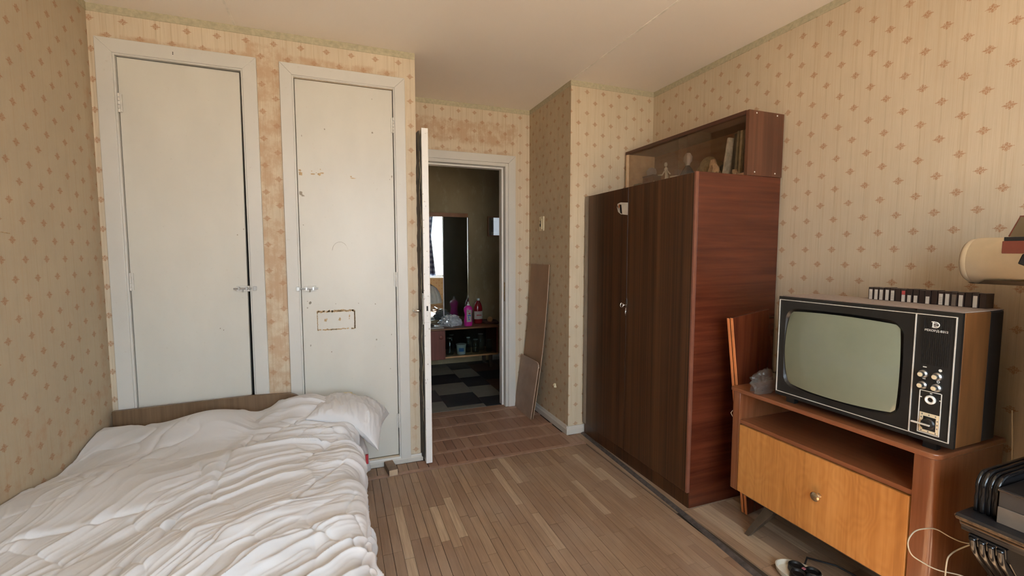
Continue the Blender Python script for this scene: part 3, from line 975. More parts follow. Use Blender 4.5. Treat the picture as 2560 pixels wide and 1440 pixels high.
# ================================================================== HALL
YH = 5.20
hx0, hx1 = -0.6, 2.5
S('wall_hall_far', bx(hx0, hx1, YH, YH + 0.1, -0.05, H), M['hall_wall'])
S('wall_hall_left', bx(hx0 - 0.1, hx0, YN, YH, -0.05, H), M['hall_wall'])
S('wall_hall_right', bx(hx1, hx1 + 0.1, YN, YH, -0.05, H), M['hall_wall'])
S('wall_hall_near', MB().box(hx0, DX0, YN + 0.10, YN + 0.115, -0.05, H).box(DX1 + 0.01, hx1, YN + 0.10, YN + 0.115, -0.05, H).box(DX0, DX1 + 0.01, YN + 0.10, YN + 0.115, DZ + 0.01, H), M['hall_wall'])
S('ceiling_hall', bx(hx0, hx1, YN + 0.1, YH, H, H + 0.1), M['ceiling'])
fh = S('floor_hall', bx(hx0, hx1, YN + 0.10, YH, -0.06, -0.006), M['sub'])
_tm = {}
def tile(x0, x1, y0, y1, mat):
    x0, x1 = max(x0, hx0), min(x1, hx1)
    y0, y1 = max(y0, YN + 0.062), min(y1, YH)
    if y1 - y0 < 0.01: return
    k = (round(x1 - x0, 3), round(y1 - y0, 3), mat.name)
    if k not in _tm:
        w, l, e = (x1 - x0) / 2 - 0.0006, (y1 - y0) / 2 - 0.0006, 0.0008
        me = bpy.data.meshes.new('tile')
        me.from_pydata([(-w, -l, -.006), (w, -l, -.006), (w, l, -.006), (-w, l, -.006), (-w + e, -l + e, 0), (w - e, -l + e, 0), (w - e, l - e, 0), (-w + e, l - e, 0)], [],
                       [(4, 5, 6, 7), (0, 1, 5, 4), (1, 2, 6, 5), (2, 3, 7, 6), (3, 0, 4, 7)])
        me.materials.append(mat)
        _tm[k] = me
    o = bpy.data.objects.new('tile', _tm[k])
    COL.objects.link(o); o.parent = fh
    o.location = ((x0 + x1) / 2, (y0 + y1) / 2, 0)
TL = 0.345
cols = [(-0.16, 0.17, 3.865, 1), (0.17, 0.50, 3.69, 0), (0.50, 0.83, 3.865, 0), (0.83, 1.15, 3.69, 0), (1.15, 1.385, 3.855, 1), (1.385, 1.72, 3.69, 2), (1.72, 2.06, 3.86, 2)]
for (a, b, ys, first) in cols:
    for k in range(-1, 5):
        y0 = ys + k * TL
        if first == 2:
            m = M['tile_shadow'] if k % 2 else M['tile_dark']  # right-hand columns: jamb shadow put into the tile colour
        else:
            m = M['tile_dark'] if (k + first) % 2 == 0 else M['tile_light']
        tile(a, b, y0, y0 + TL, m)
skirt_y('baseboard_hall', 1.70, hx1, YH, 0.07)

# low console with glass front under the mirror
TZ = 0.495
tb = thing('hall_console', 'low dark red-brown console with a glass front under the hall mirror', 'console', (1.2, 4.95, 0))
CX0, CX1, CY0, CY1 = 0.62, 1.66, 4.76, 5.17
bx(CX0 - 0.01, CX1 + 0.01, CY0 - 0.012, CY1, TZ - 0.018, TZ).build('tabletop', M['hall_top'], tb, bevel=0.003)
bx(CX0, CX1, CY0, CY1, 0.165, 0.183).build('bottom_board', M['hall_ply'], tb, bevel=0.002)
for a in (CX0, CX1 - 0.018, 1.040):
    bx(a, a + 0.016, CY0 + 0.004, CY1, 0.184, TZ - 0.019).build('side_panel', M['hall_red'], tb)
bx(CX0, CX1, CY1 - 0.012, CY1 - 0.004, 0.184, TZ - 0.019).build('back_panel', M['dark'], tb)
for a in (CX0 + 0.03, CX1 - 0.07):
    for b in (CY0 + 0.10, CY1 - 0.06):
        MB().prism([(a, b), (a + 0.035, b), (a + 0.035, b + 0.035), (a, b + 0.035)], 'z', 0, 0.164).build('leg', M['cab_leg'], tb)
dr = bx(CX0 + 0.002, 1.054, CY0 - 0.012, CY0 + 0.003, 0.160, TZ - 0.020).build('door', M['hall_red'], tb, bevel=0.002)
MB().lathe([(0, 0.0), (0.008, 0.0), (0.008, -0.010), (0.021, -0.014), (0.021, -0.020), (0.012, -0.026), (0, -0.027)], (1.005, CY0 - 0.012, 0.405), axis='y', n=20).build('knob', M['hall_red'], dr, smooth='auto')
bx(1.062, CX1 - 0.02, CY0 + 0.004, CY0 + 0.007, 0.184, TZ - 0.02).build('glass_door', M['jar_glass'], tb)

# mirror: two tall panes under a wooden rail
mi = thing('wall_mirror', 'tall two-pane mirror with a wooden top rail above the hall console', 'mirror', (1.1, YH, 0.5))
bx(0.6, 1.43, YH - 0.035, YH - 0.001, 1.722, 1.768).build('top_rail', M['mirror_frame'], mi, bevel=0.002)
ang = math.radians(5.2)
def mir(x0, x1, a, mat, nm='mirror_pane'):
    Mt = Matrix.Translation((x1 if a else x0, YH - 0.030, 0)) @ Matrix.Rotation(a, 4, 'Z')
    w = x1 - x0
    mb = MB()
    if a: mb.box(-w, 0, 0, 0.006, 0.53, 1.722, Mt)
    else: mb.box(0, w, 0, 0.006, 0.53, 1.722, Mt)
    return mb.build(nm, mat, mi)
mir(0.62, 1.130, -ang, M['mirror'])
mir(1.136, 1.43, 0, M['mirror_dark'])
bx(1.425, 1.434, YH - 0.036, YH - 0.010, 0.53, 1.722).build('edge_strip', M['chrome'], mi)
bx(1.129, 1.137, YH - 0.036, YH - 0.022, 0.53, 1.722).build('edge_strip', M['whitep'], mi)
# picture
pc = thing('framed_picture', 'small framed picture hanging on the hall wall right of the mirror', 'picture', (1.80, YH, 1.5))
mb = MB()
fx0, fx1, fz0, fz1 = 1.680, 1.95, 1.508, 1.742
for poly in ([(fx0, fz0), (fx0 + .012, fz0 + .012), (fx0 + .012, fz1 - .012), (fx0, fz1)], [(fx1, fz0), (fx1, fz1), (fx1 - .012, fz1 - .012), (fx1 - .012, fz0 + .012)],
             [(fx0, fz1), (fx0 + .012, fz1 - .012), (fx1 - .012, fz1 - .012), (fx1, fz1)], [(fx0, fz0), (fx1, fz0), (fx1 - .012, fz0 + .012), (fx0 + .012, fz0 + .012)]):
    mb.prism(poly, 'y', YH - 0.022, YH - 0.001)
mb.build('frame', M['mirror_frame'], pc, bevel=0.001)
bx(fx0 + .01, fx1 - .01, YH - 0.010, YH - 0.008, fz0 + .01, fz1 - .01).build('mount', M['cream'], pc)
bx(fx0 + .045, fx0 + .12, YH - 0.0115, YH - 0.0101, fz0 + .05, fz1 - .045).build('print', M['cab_leg'], pc)
bx(fx0 + .012, fx1 - .012, YH - 0.016, YH - 0.014, fz0 + .012, fz1 - .012).build('glass', glassy('picture_glass', (0.9, 0.9, 0.9), 0.25), pc)
# unseen glowing pane, added so the picture glass gets a bright reflection
w2 = thing('added_glow_pane', None, None, (2.1, YN + 0.12, 1.4), kind='structure')
n = NT('reflection_glow')
n.b.inputs['Emission Color'].default_value = (0.80, 0.90, 1, 1)
n.b.inputs['Emission Strength'].default_value = 1.6
bx(2.265, 2.46, YN + 0.115, YN + 0.12, 1.42, 2.05).build('pane', n.fin((0.8, 0.9, 1), 0.5), w2)
MB().box(2.235, 2.265, YN + 0.115, YN + 0.13, 1.39, 2.08).box(2.46, 2.49, YN + 0.115, YN + 0.13, 1.39, 2.08).box(2.265, 2.46, YN + 0.115, YN + 0.13, 2.05, 2.08).box(2.265, 2.46, YN + 0.115, YN + 0.13, 1.39, 1.42).build('window_frame', M['white_paint'], w2)  # frame around the added glowing pane

# bottles on the console
def bottle(nm, label, c, prof, mat, cap, capmat, sx=1.0, lab=None):
    t = thing(nm, label, 'bottle', c)
    mb = MB().lathe(prof, (0, 0, 0), n=28)
    mb.v = [(v[0] * sx + c[0], v[1] * 0.75 + c[1], v[2] + c[2]) for v in mb.v]
    mb.build('body', mat, t, smooth=True)
    MB().lathe(cap, c, n=16).build('cap', capmat, t, smooth='auto')
    return t
pk = bottle('detergent_bottle', 'magenta plastic detergent bottle with a printed label standing on the console', (1.335, 4.84, TZ),
            [(0, 0), (0.040, 0.001), (0.048, 0.012), (0.049, 0.06), (0.041, 0.105), (0.040, 0.13), (0.048, 0.165), (0.050, 0.19), (0.043, 0.212), (0.022, 0.228), (0.014, 0.232), (0.0, 0.232)],
            M['pink'], [(0.0, 0.23), (0.015, 0.231), (0.014, 0.246), (0.007, 0.250), (0.006, 0.262), (0.009, 0.266), (0.004, 0.272), (0, 0.272)], M['whitep'])
lb = bx(1.308, 1.363, 4.800, 4.805, TZ + 0.05, TZ + 0.185).build('label', M['tape_label'], pk, bevel=0.003)
mb = MB(); rr = random.Random(2)
for i in range(9):
    zc = TZ + 0.065 + rr.random() * 0.06
    blob(mb, 1.335 + rr.uniform(-.016, .016), zc, .008, .008, 4.800, 0.0008, 9, rr)
mb.build('label_print', M['blue'], lb)
mb = MB()
for i in range(5):
    blob(mb, 1.335 + rr.uniform(-.014, .014), TZ + 0.14 + rr.random() * 0.03, .008, .006, 4.800, 0.0008, 9, rr)
mb.build('label_print', M['red'], lb)
rd = bottle('cleaner_bottle', 'clear red bottle with a white cap and label behind the magenta bottle', (1.492, 4.98, TZ),
            [(0, 0), (0.044, 0.001), (0.050, 0.010), (0.050, 0.17), (0.046, 0.20), (0.034, 0.235), (0.018, 0.262), (0.015, 0.268), (0, 0.268)],
            M['redliq'], [(0, 0.266), (0.018, 0.267), (0.018, 0.292), (0.0, 0.293)], M['whitep'])
mb = MB()
P = [(1.492 + 0.0515 * math.sin(a), 4.98 - 0.0515 * 0.76 * math.cos(a)) for a in np.linspace(-1.25, 1.25, 12)]
vs = [(p[0], p[1], TZ + z) for p in P for z in (0.055, 0.145)]
mb.add(vs, [(2 * i, 2 * i + 2, 2 * i + 3, 2 * i + 1) for i in range(11)]).build('label', M['tape_label'], rd, smooth=True)
mb = MB()
for i in range(4):
    blob(mb, 1.470 + i * 0.014, TZ + 0.10, .006, .012, 4.936, 0.001, 8, rr)
mb.build('label_print', M['red'], rd)

def crumple(nm, c, r, mat, seed, amp=0.35, sub=4):
    bm = bmesh.new()
    bmesh.ops.create_icosphere(bm, subdivisions=sub, radius=1.0)
    for v in bm.verts:
        p = v.co.copy()
        q = p * 1.7 + Vector((seed, seed * 2, 0))
        k = 1 + amp * (mnoise.noise(q) + 0.7 * abs(mnoise.noise(q * 2.3)) + 0.45 * abs(mnoise.noise(q * 5)) - 0.4)
        v.co = Vector((p.x * r[0] * k, p.y * r[1] * k, max(p.z * r[2] * k, -r[2] * 0.72)))
    mb = MB()
    mb.add([(v.co.x + c[0], v.co.y + c[1], v.co.z + c[2] + r[2] * 0.72) for v in bm.verts], [tuple(v.index for v in f.verts) for f in bm.faces])
    bm.free()
    return mb
o = crumple('x', (1.145, 4.90, TZ + 0.001), (0.13, 0.085, 0.075), None, 3.3).build('plastic_bag', M['foil'])
recenter(o); tag(o, 'crumpled silvery plastic bag lying on the hall console', 'bag')
o = bx(0.80, 1.045, 4.77, 4.865, TZ + 0.001, TZ + 0.010).build('newspaper', M['tape_label'], bevel=0.002)
recenter(o); tag(o, 'pale folded newspaper at the left end of the hall console', 'newspaper')
t = thing('wooden_tray', 'dark brown tray overhanging the right end of the hall console', 'tray', (1.60, 4.96, TZ))
MB().prism([(1.56, 5.12), (1.555, 4.93), (1.69, 4.83), (1.73, 5.06)], 'z', TZ + 0.001, TZ + 0.014).build('base', M['brown_cloth'], t, bevel=0.003)
mb = MB()
q = [(1.56, 5.12), (1.555, 4.93), (1.69, 4.83), (1.73, 5.06)]
for i in range(4):
    a, b = q[i], q[(i + 1) % 4]
    mb.tube([(a[0], a[1], TZ + 0.020), (b[0], b[1], TZ + 0.020)], 0.007, 8)
mb.build('rim', M['brown_cloth'], t, smooth=True)
o = MB().lathe([(0, 0), (0.018, 0.003), (0.030, 0.018), (0.032, 0.032), (0.024, 0.052), (0.010, 0.062), (0, 0.063)], (1.625, 4.95, TZ + 0.0145), n=20).build('wooden_ball', M['hall_ply'], smooth=True)
recenter(o); tag(o, 'small round brown ball resting on the dark tray', 'ball')
# lamp
t = thing('table_lamp', 'table lamp with a pale pleated shade on the hall console beside the open door', 'lamp', (0.925, 4.98, TZ))
MB().lathe([(0, 0), (0.055, 0), (0.055, 0.012), (0.015, 0.03), (0.010, 0.42), (0, 0.42)], (0.925, 4.98, TZ + 0.0005), n=20).build('base', M['cab_leg'], t, smooth='auto')
vs, fs = [], []
N = 64
prof = [(0.140, 0.262), (0.136, 0.300), (0.118, 0.365), (0.085, 0.425), (0.045, 0.452)]
for i in range(N):
    a = 2 * PI * i / N
    for r, h in prof:
        rr_ = r * (1 + 0.045 * math.cos(a * 16))
        vs.append((0.925 + rr_ * math.cos(a), 4.98 + rr_ * math.sin(a), TZ + h))
m_ = len(prof)
for i in range(N):
    j = (i + 1) % N
    for k in range(m_ - 1): fs.append((i * m_ + k, j * m_ + k, j * m_ + k + 1, i * m_ + k + 1))
MB().add(vs, fs).build('lamp_shade', M['shade'], t, smooth=True)
# jars inside the console
zj = 0.1835
def jar(x, y, r, h, lid, mat, label, nm='glass_jar'):
    t = thing(nm, label, 'jar', (x, y, zj), 'jars inside the hall console')
    MB().lathe([(0, 0), (r * 0.9, 0.001), (r, 0.01), (r, h * 0.72), (r * 0.62, h * 0.88), (r * 0.6, h * 0.95), (0, h * 0.95)], (x, y, zj), n=20).build('body', mat, t, smooth=True)
    MB().lathe([(0, h * 0.95), (r * 0.68, h * 0.951), (r * 0.68, h), (0, h)], (x, y, zj), n=20).build('lid', lid, t, smooth='auto')
jar(1.13, 4.87, 0.045, 0.19, M['steel'], M['jar_glass'], 'tall glass jar at the left inside the console')
jar(1.18, 5.00, 0.040, 0.20, M['steel'], M['jar_glass'], 'glass jar behind the white plastic pot')
jar(1.355, 4.92, 0.030, 0.17, M['whitep'], M['jar_glass'], 'slim glass jar with a white lid right of the plastic pot')
jar(1.43, 4.88, 0.040, 0.15, M['steel'], M['jar_glass'], 'squat glass jar in the middle of the console')
jar(1.52, 4.98, 0.045, 0.19, M['steel'], M['jar_glass'], 'glass jar towards the right end inside the console')
jar(1.585, 4.86, 0.035, 0.14, M['steel'], M['jar_glass'], 'small glass jar at the far right inside the console')
t = thing('plastic_pot', 'white plastic pot with a blue print inside the hall console', 'pot', (1.255, 4.85, zj))
MB().lathe([(0, 0), (0.045, 0.001), (0.054, 0.105), (0.058, 0.106), (0.058, 0.112), (0.0, 0.112)], (1.255, 4.85, zj), n=26).build('body', M['whitep'], t, smooth='auto')
P = [(1.255 + 0.0525 * math.sin(a), 4.85 - 0.0525 * math.cos(a)) for a in np.linspace(-0.75, 0.35, 8)]
MB().add([(p[0], p[1], zj + z) for p in P for z in (0.035, 0.075)], [(2 * i, 2 * i + 2, 2 * i + 3, 2 * i + 1) for i in range(7)]).build('print', M['blue'], t, smooth=True)

# ================================================================== WARDROBE
WXF, WXB, WY0, WY1, WZ = 1.622, 2.185, 1.748, 2.800, 1.697
wd = thing('wardrobe', 'tall two-door wardrobe with dark striped doors and a red mahogany side', 'wardrobe', (1.9, 2.27, 0))
bx(WXF + 0.018, WXB, WY0, WY0 + 0.020, 0.0, WZ).build('side_panel', M['ward_side'], wd, bevel=0.0015, label='red mahogany side panel')
bx(WXF + 0.018, WXB, WY1 - 0.020, WY1, 0.0, WZ).build('side_panel', M['ward_side'], wd, bevel=0.0015)
bx(WXF + 0.018, WXB, WY0 + 0.0205, WY1 - 0.0205, WZ - 0.022, WZ - 0.002).build('top_panel', M['ward_side'], wd)
bx(WXB - 0.008, WXB, WY0 + 0.0205, WY1 - 0.0205, 0.05, WZ - 0.03).build('back_panel', M['ward_side'], wd)
bx(WXF + 0.014, WXF + 0.032, WY0 + 0.004, WY1 - 0.004, 0.0, 0.082).build('plinth', M['ward_front'], wd)
bx(WXF, WXF + 0.017, WY0 + 0.012, 2.292, 0.084, WZ - 0.003).build('door', M['ward_front'], wd, bevel=0.0015)
wl = bx(WXF, WXF + 0.017, 2.2955, 2.752, 0.084, WZ - 0.003).build('door', M['ward_front'], wd, bevel=0.0015)
bx(WXF + 0.002, WXF + 0.017, 2.755, WY1, 0.084, WZ).build('stile', M['ward_grey'], wd, bevel=0.0015, label='faded grey-brown left stile')
bx(WXF, WXF + 0.0175, WY0, WY0 + 0.0115, 0.084, WZ).build('edging', M['ward_edge'], wd, bevel=0.001, label='pale reddish edge strip')
MB().prism([(2.2935 - 0.0045, 0.965), (2.2935 + .0045, 0.965), (2.2935 + .0065, 1.0), (2.2935 + .0035, 1.03), (2.2935 - .0035, 1.03), (2.2935 - .0065, 1.0)], 'x', WXF - 0.0015, WXF).build('keyhole_plate', M['chrome'], wl)
mb = MB().tube([(WXF - 0.0, 2.2935, 0.99), (WXF - 0.022, 2.2935, 0.99)], 0.003, 8)
ring = [(WXF - 0.032, 2.2935 + 0.010 * math.cos(a), 0.99 + 0.013 * math.sin(a)) for a in np.linspace(0, 2 * PI, 17)[:-1]]
mb.tube([(WXF - 0.022 - 0.010 * (1 - math.cos(a)), 2.2935 + 0.0, 0.99 + 0.013 * math.sin(a)) for a in np.linspace(0, 2 * PI, 17)[:-1]], 0.0026, 8, closed=True)
mb.tube([(WXF - 0.004, 2.290, 0.975), (WXF - 0.010, 2.287, 0.945), (WXF - 0.004, 2.289, 0.925)], 0.003, 8)
mb.build('key', M['chrome'], wl, smooth=True)
# torn photo sticker on the left door
st = thing('photo_sticker', 'torn photo scrap stuck high on the left wardrobe door', 'sticker', (WXF - 0.001, 2.36, 1.56))
MB().prism([(2.296, 1.530), (2.365, 1.540), (2.395, 1.556), (2.408, 1.585), (2.402, 1.606), (2.37, 1.612), (2.296, 1.603)], 'x', WXF - 0.0012, WXF - 0.0002).build('paper', M['tape_label'], st)
mb = MB()
mb.prism([(2.352, 1.540), (2.372, 1.549), (2.385, 1.600), (2.362, 1.598)], 'x', WXF - 0.0018, WXF - 0.0013)
mb.prism([(2.388, 1.565), (2.404, 1.590), (2.396, 1.600)], 'x', WXF - 0.0018, WXF - 0.0013)
mb.build('photo_dark_area', M['tv_black2'], st)
MB().prism([(2.375, 1.575), (2.392, 1.585), (2.388, 1.603), (2.373, 1.600)], 'x', WXF - 0.0018, WXF - 0.0013).build('photo_orange_area', M['orange_edge'], st)

# bookcase box on the wardrobe ---------------------------------------------
SX0, SX1, SY0, SY1, SZ0, SZ1 = 1.945, 2.188, 1.745, 2.790, WZ + 0.0005, 2.022
bc = thing('glazed_bookcase', 'low walnut bookcase with sliding glass standing on top of the wardrobe', 'bookcase', (2.07, 2.27, SZ0))
e = bx(SX0, SX1, SY0, SY0 + 0.020, SZ0, SZ1).build('side_panel', M['shelf_wood'], bc, bevel=0.0015)
for sx, sz in ((SX0 + 0.05, SZ1 - 0.013), (SX1 - 0.05, SZ1 - 0.013), (SX0 + 0.05, SZ0 + 0.018), (SX1 - 0.05, SZ0 + 0.018)):
    MB().lathe([(0, -0.001), (0.0035, -0.001), (0.004, 0), (0, 0)], (sx, SY0, sz), axis='y', n=10).build('screw', M['whitep'], e)
bx(SX0, SX1, SY1 - 0.018, SY1, SZ0, SZ1).build('side_panel', M['light_edge'], bc, bevel=0.0015)
bx(SX0 + 0.004, SX1, SY0 + 0.0205, SY1 - 0.0185, SZ1 - 0.018, SZ1).build('top_panel', M['shelf_in'], bc)
bx(SX0 - 0.001, SX0 + 0.0035, SY0 + 0.0205, SY1, SZ1 - 0.020, SZ1 + 0.001).build('front_rail', M['shelf_front'], bc)
bx(SX0, SX1, SY0 + 0.0205, SY1 - 0.0185, SZ0, SZ0 + 0.016).build('bottom_panel', M['shelf_in'], bc)
bx(SX1 - 0.006, SX1, SY0 + 0.0205, SY1 - 0.0185, SZ0 + 0.0165, SZ1 - 0.0185).build('back_panel', M['shelf_in'], bc)
bx(SX0 + 0.008, SX0 + 0.011, SY0 + 0.022, 2.262, SZ0 + 0.0165, SZ1 - 0.0185).build('glass_door', M['glass'], bc)
bx(SX0 + 0.015, SX0 + 0.018, 2.195, SY1 - 0.02, SZ0 + 0.0165, SZ1 - 0.0185).build('glass_door', M['glass'], bc)

fz = SZ0 + 0.0165
XF = 2.03
# books at the right end, one thing each
bk = [  # y0, width, height, lean(dy at top), x front, cover, label
    (1.925, 0.011, 0.215, 0.034, 2.005, (0.62, 0.56, 0.45), 'thin leaning book with a pale spine, leftmost in the bookcase'),
    (1.894, 0.022, 0.235, 0.020, 2.035, (0.035, 0.030, 0.022), 'thick black leaning book second from the left in the bookcase'),
    (1.872, 0.013, 0.240, 0.014, 2.02, (0.24, 0.20, 0.13), 'olive-brown book next to the thick black book'),
    (1.850, 0.014, 0.238, 0.010, 2.02, (0.46, 0.38, 0.25), 'tan book with a light spine in the bookcase row'),
    (1.829, 0.011, 0.225, 0.008, 2.025, (0.10, 0.055, 0.035), 'dark brown narrow book in the bookcase row'),
    (1.811, 0.011, 0.215, 0.006, 2.02, (0.36, 0.28, 0.19), 'worn light brown book near the bookcase side'),
    (1.792, 0.012, 0.200, 0.004, 2.025, (0.20, 0.12, 0.08), 'reddish brown book at the right end of the bookcase row')]
for k, (y0, w, hh, lean, xf, c, lab) in enumerate(bk):
    t = thing('book', lab, 'book', (xf + 0.06, y0 + w / 2, fz), 'books in the glazed bookcase')
    Mt = Matrix.Translation((xf, y0, fz + (0.0005))) @ Matrix.Rotation(-math.atan2(lean, hh), 4, 'X').inverted().transposed() if False else Matrix.Translation((xf, y0 + lean * 0.0, fz + 0.001))
    sh = Matrix.Identity(4)
    sh[1][2] = -lean / hh           # the book leans: a straight tilt of its pages
    Mt = Mt @ sh
    mat = plain('book_cover_%d' % k, c, 0.55, var=0.25, scale=40)
    mb = MB().box(0, 0.13, 0, 0.0016, 0, hh, Mt).box(0, 0.13, w - 0.0016, w, 0, hh, Mt).box(0, 0.0016, 0.0016, w - 0.0016, 0, hh, Mt)
    mb.v = [(v[0], v[1] + lean, v[2]) for v in mb.v]
    mb.build('cover', mat, t)
    mb = MB().box(0.0017, 0.126, 0.0017, w - 0.0017, 0.003, hh - 0.003, Mt)
    mb.v = [(v[0], v[1] + lean, v[2]) for v in mb.v]
    mb.build('pages', M['tape_label'], t)
def lath(nm, lab, cat, prof, c, mat, n=22, squash=1.0):
    o = MB().lathe(prof, c, n=n).build(nm, mat, smooth='auto')
    recenter(o)
    return tag(o, lab, cat)
def P_(k, c, **kw): return plain(k, c, **kw)
m_shell = P_('coral_shell', (0.50, 0.33, 0.20), rough=0.7, var=0.3, scale=50, bump=0.6)
mb = crumple('x', (2.005, 2.035, fz), (0.026, 0.034, 0.048), None, 1.7, 0.5, 3)
o = mb.build('seashell', m_shell); recenter(o); tag(o, 'rough pinkish seashell in front of the straw hat in the bookcase', 'seashell')
# straw hat / big clam-like fan
m_straw = P_('straw', (0.34, 0.25, 0.13), rough=0.8, var=0.25, scale=70, bump=0.5)
N = 40; vs = []; fs = []
prof = [(0.001, 0.088), (0.035, 0.086), (0.052, 0.074), (0.060, 0.055), (0.064, 0.035), (0.085, 0.028), (0.103, 0.018), (0.104, 0.014), (0.085, 0.022), (0.062, 0.028)]
mb = MB().lathe(prof, (0, 0, 0), n=36)
Mt = Matrix.Translation((2.105, 2.165, fz + 0.058)) @ Matrix.Rotation(math.radians(-38), 4, 'Y') @ Matrix.Rotation(math.radians(16), 4, 'X')
mb.v = [tuple(Mt @ (Vector(v) * 0.82)) for v in mb.v]
o = mb.build('straw_hat', m_straw, smooth=True); recenter(o); tag(o, 'small straw hat tilted on its brim behind the glass of the bookcase', 'hat')
t = thing('perfume_bottle', 'dark squat flask with a round frosted stopper in the bookcase', 'bottle', (2.018, 2.26, fz))
MB().lathe([(0, 0), (0.040, 0.001), (0.048, 0.02), (0.042, 0.05), (0.022, 0.078), (0.010, 0.092), (0, 0.092)], (2.018, 2.26, fz), n=24).build('body', P_('dark_glass', (0.05, 0.045, 0.05), rough=0.2), t, smooth=True)
MB().lathe([(0, 0.088), (0.010, 0.09), (0.012, 0.10), (0.022, 0.112), (0.023, 0.130), (0.012, 0.146), (0, 0.148)], (2.018, 2.26, fz), n=20).build('stopper', P_('frosted_stopper', (0.50, 0.40, 0.34), rough=0.3), t, smooth=True)
m_porc = P_('porcelain', (0.62, 0.54, 0.44), rough=0.25)
o = MB().lathe([(0, 0), (0.024, 0), (0.030, 0.02), (0.033, 0.052), (0.034, 0.055), (0.030, 0.055), (0.028, 0.03), (0, 0.02)], (2.012, 2.355, fz), n=22).build('porcelain_cup', m_porc, smooth='auto')
recenter(o); tag(o, 'small white cup beside the porcelain dancer in the bookcase', 'cup')
# dancer figurine: body, raised arm, head, spread leg
t = thing('dancer_figurine', 'white porcelain dancer figurine with an outstretched arm in the bookcase', 'figurine', (2.005, 2.43, fz))
mb = MB()
mb.lathe([(0, 0), (0.028, 0), (0.030, 0.006), (0.022, 0.010), (0, 0.011)], (2.005, 2.43, fz), n=18)
mb.build('base', m_porc, t, smooth='auto')
mb = MB()
mb.tube([(2.005, 2.425, fz + 0.008), (2.003, 2.42, fz + 0.035), (2.005, 2.432, fz + 0.062)], [0.004, 0.006, 0.009], 10)
mb.tube([(2.005, 2.47, fz + 0.010), (2.005, 2.45, fz + 0.035), (2.005, 2.434, fz + 0.060)], [0.003, 0.006, 0.009], 10)
mb.tube([(2.005, 2.433, fz + 0.058), (2.005, 2.436, fz + 0.075), (2.005, 2.440, fz + 0.100), (2.005, 2.441, fz + 0.108)], [0.011, 0.008, 0.012, 0.005], 12)
mb.lathe([(0, -0.011), (0.007, -0.008), (0.0095, 0), (0.007, 0.009), (0, 0.011)], (2.005, 2.443, fz + 0.120), n=14)
mb.tube([(2.005, 2.442, fz + 0.098), (2.000, 2.465, fz + 0.075), (2.000, 2.500, fz + 0.078)], [0.0045, 0.004, 0.003], 8)
mb.tube([(2.005, 2.438, fz + 0.098), (2.000, 2.420, fz + 0.085), (2.000, 2.400, fz + 0.070)], [0.0045, 0.004, 0.003], 8)
mb.build('dancer', m_porc, t, smooth=True)
o = lath('porcelain_figure', 'tiny white pointed porcelain figure left of the dancer', 'figurine', [(0, 0), (0.014, 0), (0.012, 0.012), (0.006, 0.03), (0.009, 0.040), (0.006, 0.050), (0, 0.054)], (1.985, 2.535, fz), m_porc)
t = thing('framed_card', 'small brown framed card standing against the back of the bookcase', 'card', (2.12, 2.545, fz))
bx(2.115, 2.123, 2.51, 2.58, fz, fz + 0.095).build('frame', M['shelf_in'], t)
bx(2.1135, 2.1148, 2.52, 2.57, fz + 0.012, fz + 0.083).build('print', P_('card_print', (0.22, 0.11, 0.07)), t)
# glass block clock + box stack on the left
t = thing('glass_cube', 'clear glass cube with a round emblem at the left end of the bookcase', 'ornament', (1.99, 2.70, fz))
bx(1.975, 2.035, 2.665, 2.735, fz, fz + 0.075).build('body', M['jar_glass'], t, bevel=0.003)
MB().lathe([(0.010, -0.001), (0.014, -0.001), (0.014, 0.001), (0.010, 0.001)], (2.005, 2.70, fz + 0.038), axis='x', n=20).build('emblem', M['whitep'], t)
t = thing('card_box', 'upright brown cardboard box behind the glass cube', 'box', (2.08, 2.68, fz))
bx(2.05, 2.12, 2.62, 2.73, fz, fz + 0.125).build('body', P_('brown_card', (0.16, 0.075, 0.045)), t, bevel=0.002)
bx(2.048, 2.122, 2.618, 2.732, fz + 0.1255, fz + 0.133).build('lid', P_('brown_card_lid', (0.12, 0.055, 0.035)), t, bevel=0.002)
t = thing('folded_cloth', 'pale lilac folded cloth lying on the brown box in the bookcase', 'cloth', (2.08, 2.68, fz + 0.134))
crumple('x', (2.08, 2.675, fz + 0.134), (0.03, 0.045, 0.032), None, 6.1, 0.2, 3).build('cloth', P_('lilac_cloth', (0.40, 0.33, 0.32), rough=0.8), t, smooth=True)
o = crumple('x', (2.12, 2.065, fz), (0.035, 0.035, 0.06), None, 8.3, 0.3, 3).build('wool_ball', P_('dark_green_wool', (0.06, 0.055, 0.035), rough=0.9), smooth=True)
recenter(o); tag(o, 'dark green lump of wool behind the seashell in the bookcase', 'wool')
o = lath('glass_bowl', 'small blue-grey glass bowl between the wool and the leaning books', 'bowl', [(0, 0), (0.025, 0), (0.020, 0.045), (0.040, 0.075), (0.045, 0.115), (0.042, 0.115), (0.034, 0.078), (0, 0.055)], (2.13, 2.00, fz), P_('blue_grey_glass', (0.14, 0.16, 0.16), rough=0.2))
o = crumple('x', (1.985, 1.925, fz), (0.012, 0.02, 0.018), None, 2.2, 0.5, 3).build('pebble', m_porc); recenter(o); tag(o, 'small white pebble in front of the books in the bookcase', 'pebble')
o = crumple('x', (1.985, 1.862, fz), (0.012, 0.018, 0.022), None, 4.2, 0.5, 3).build('pebble', m_shell); recenter(o); tag(o, 'tan pebble before the row of books near the bookcase side', 'pebble')

for o in COL.objects:
    if o.name in ('perfume_bottle', 'dancer_figurine', 'straw_hat', 'seashell', 'porcelain_cup', 'porcelain_figure'):
        o.scale = (1.1, 1.18, 1.38)
        o.location.x += 0.010
    if o.name == 'straw_hat':
        o.location.y += 0.0
        o.location.x -= 0.004
        o.scale = (0.95, 1.0, 1.3)
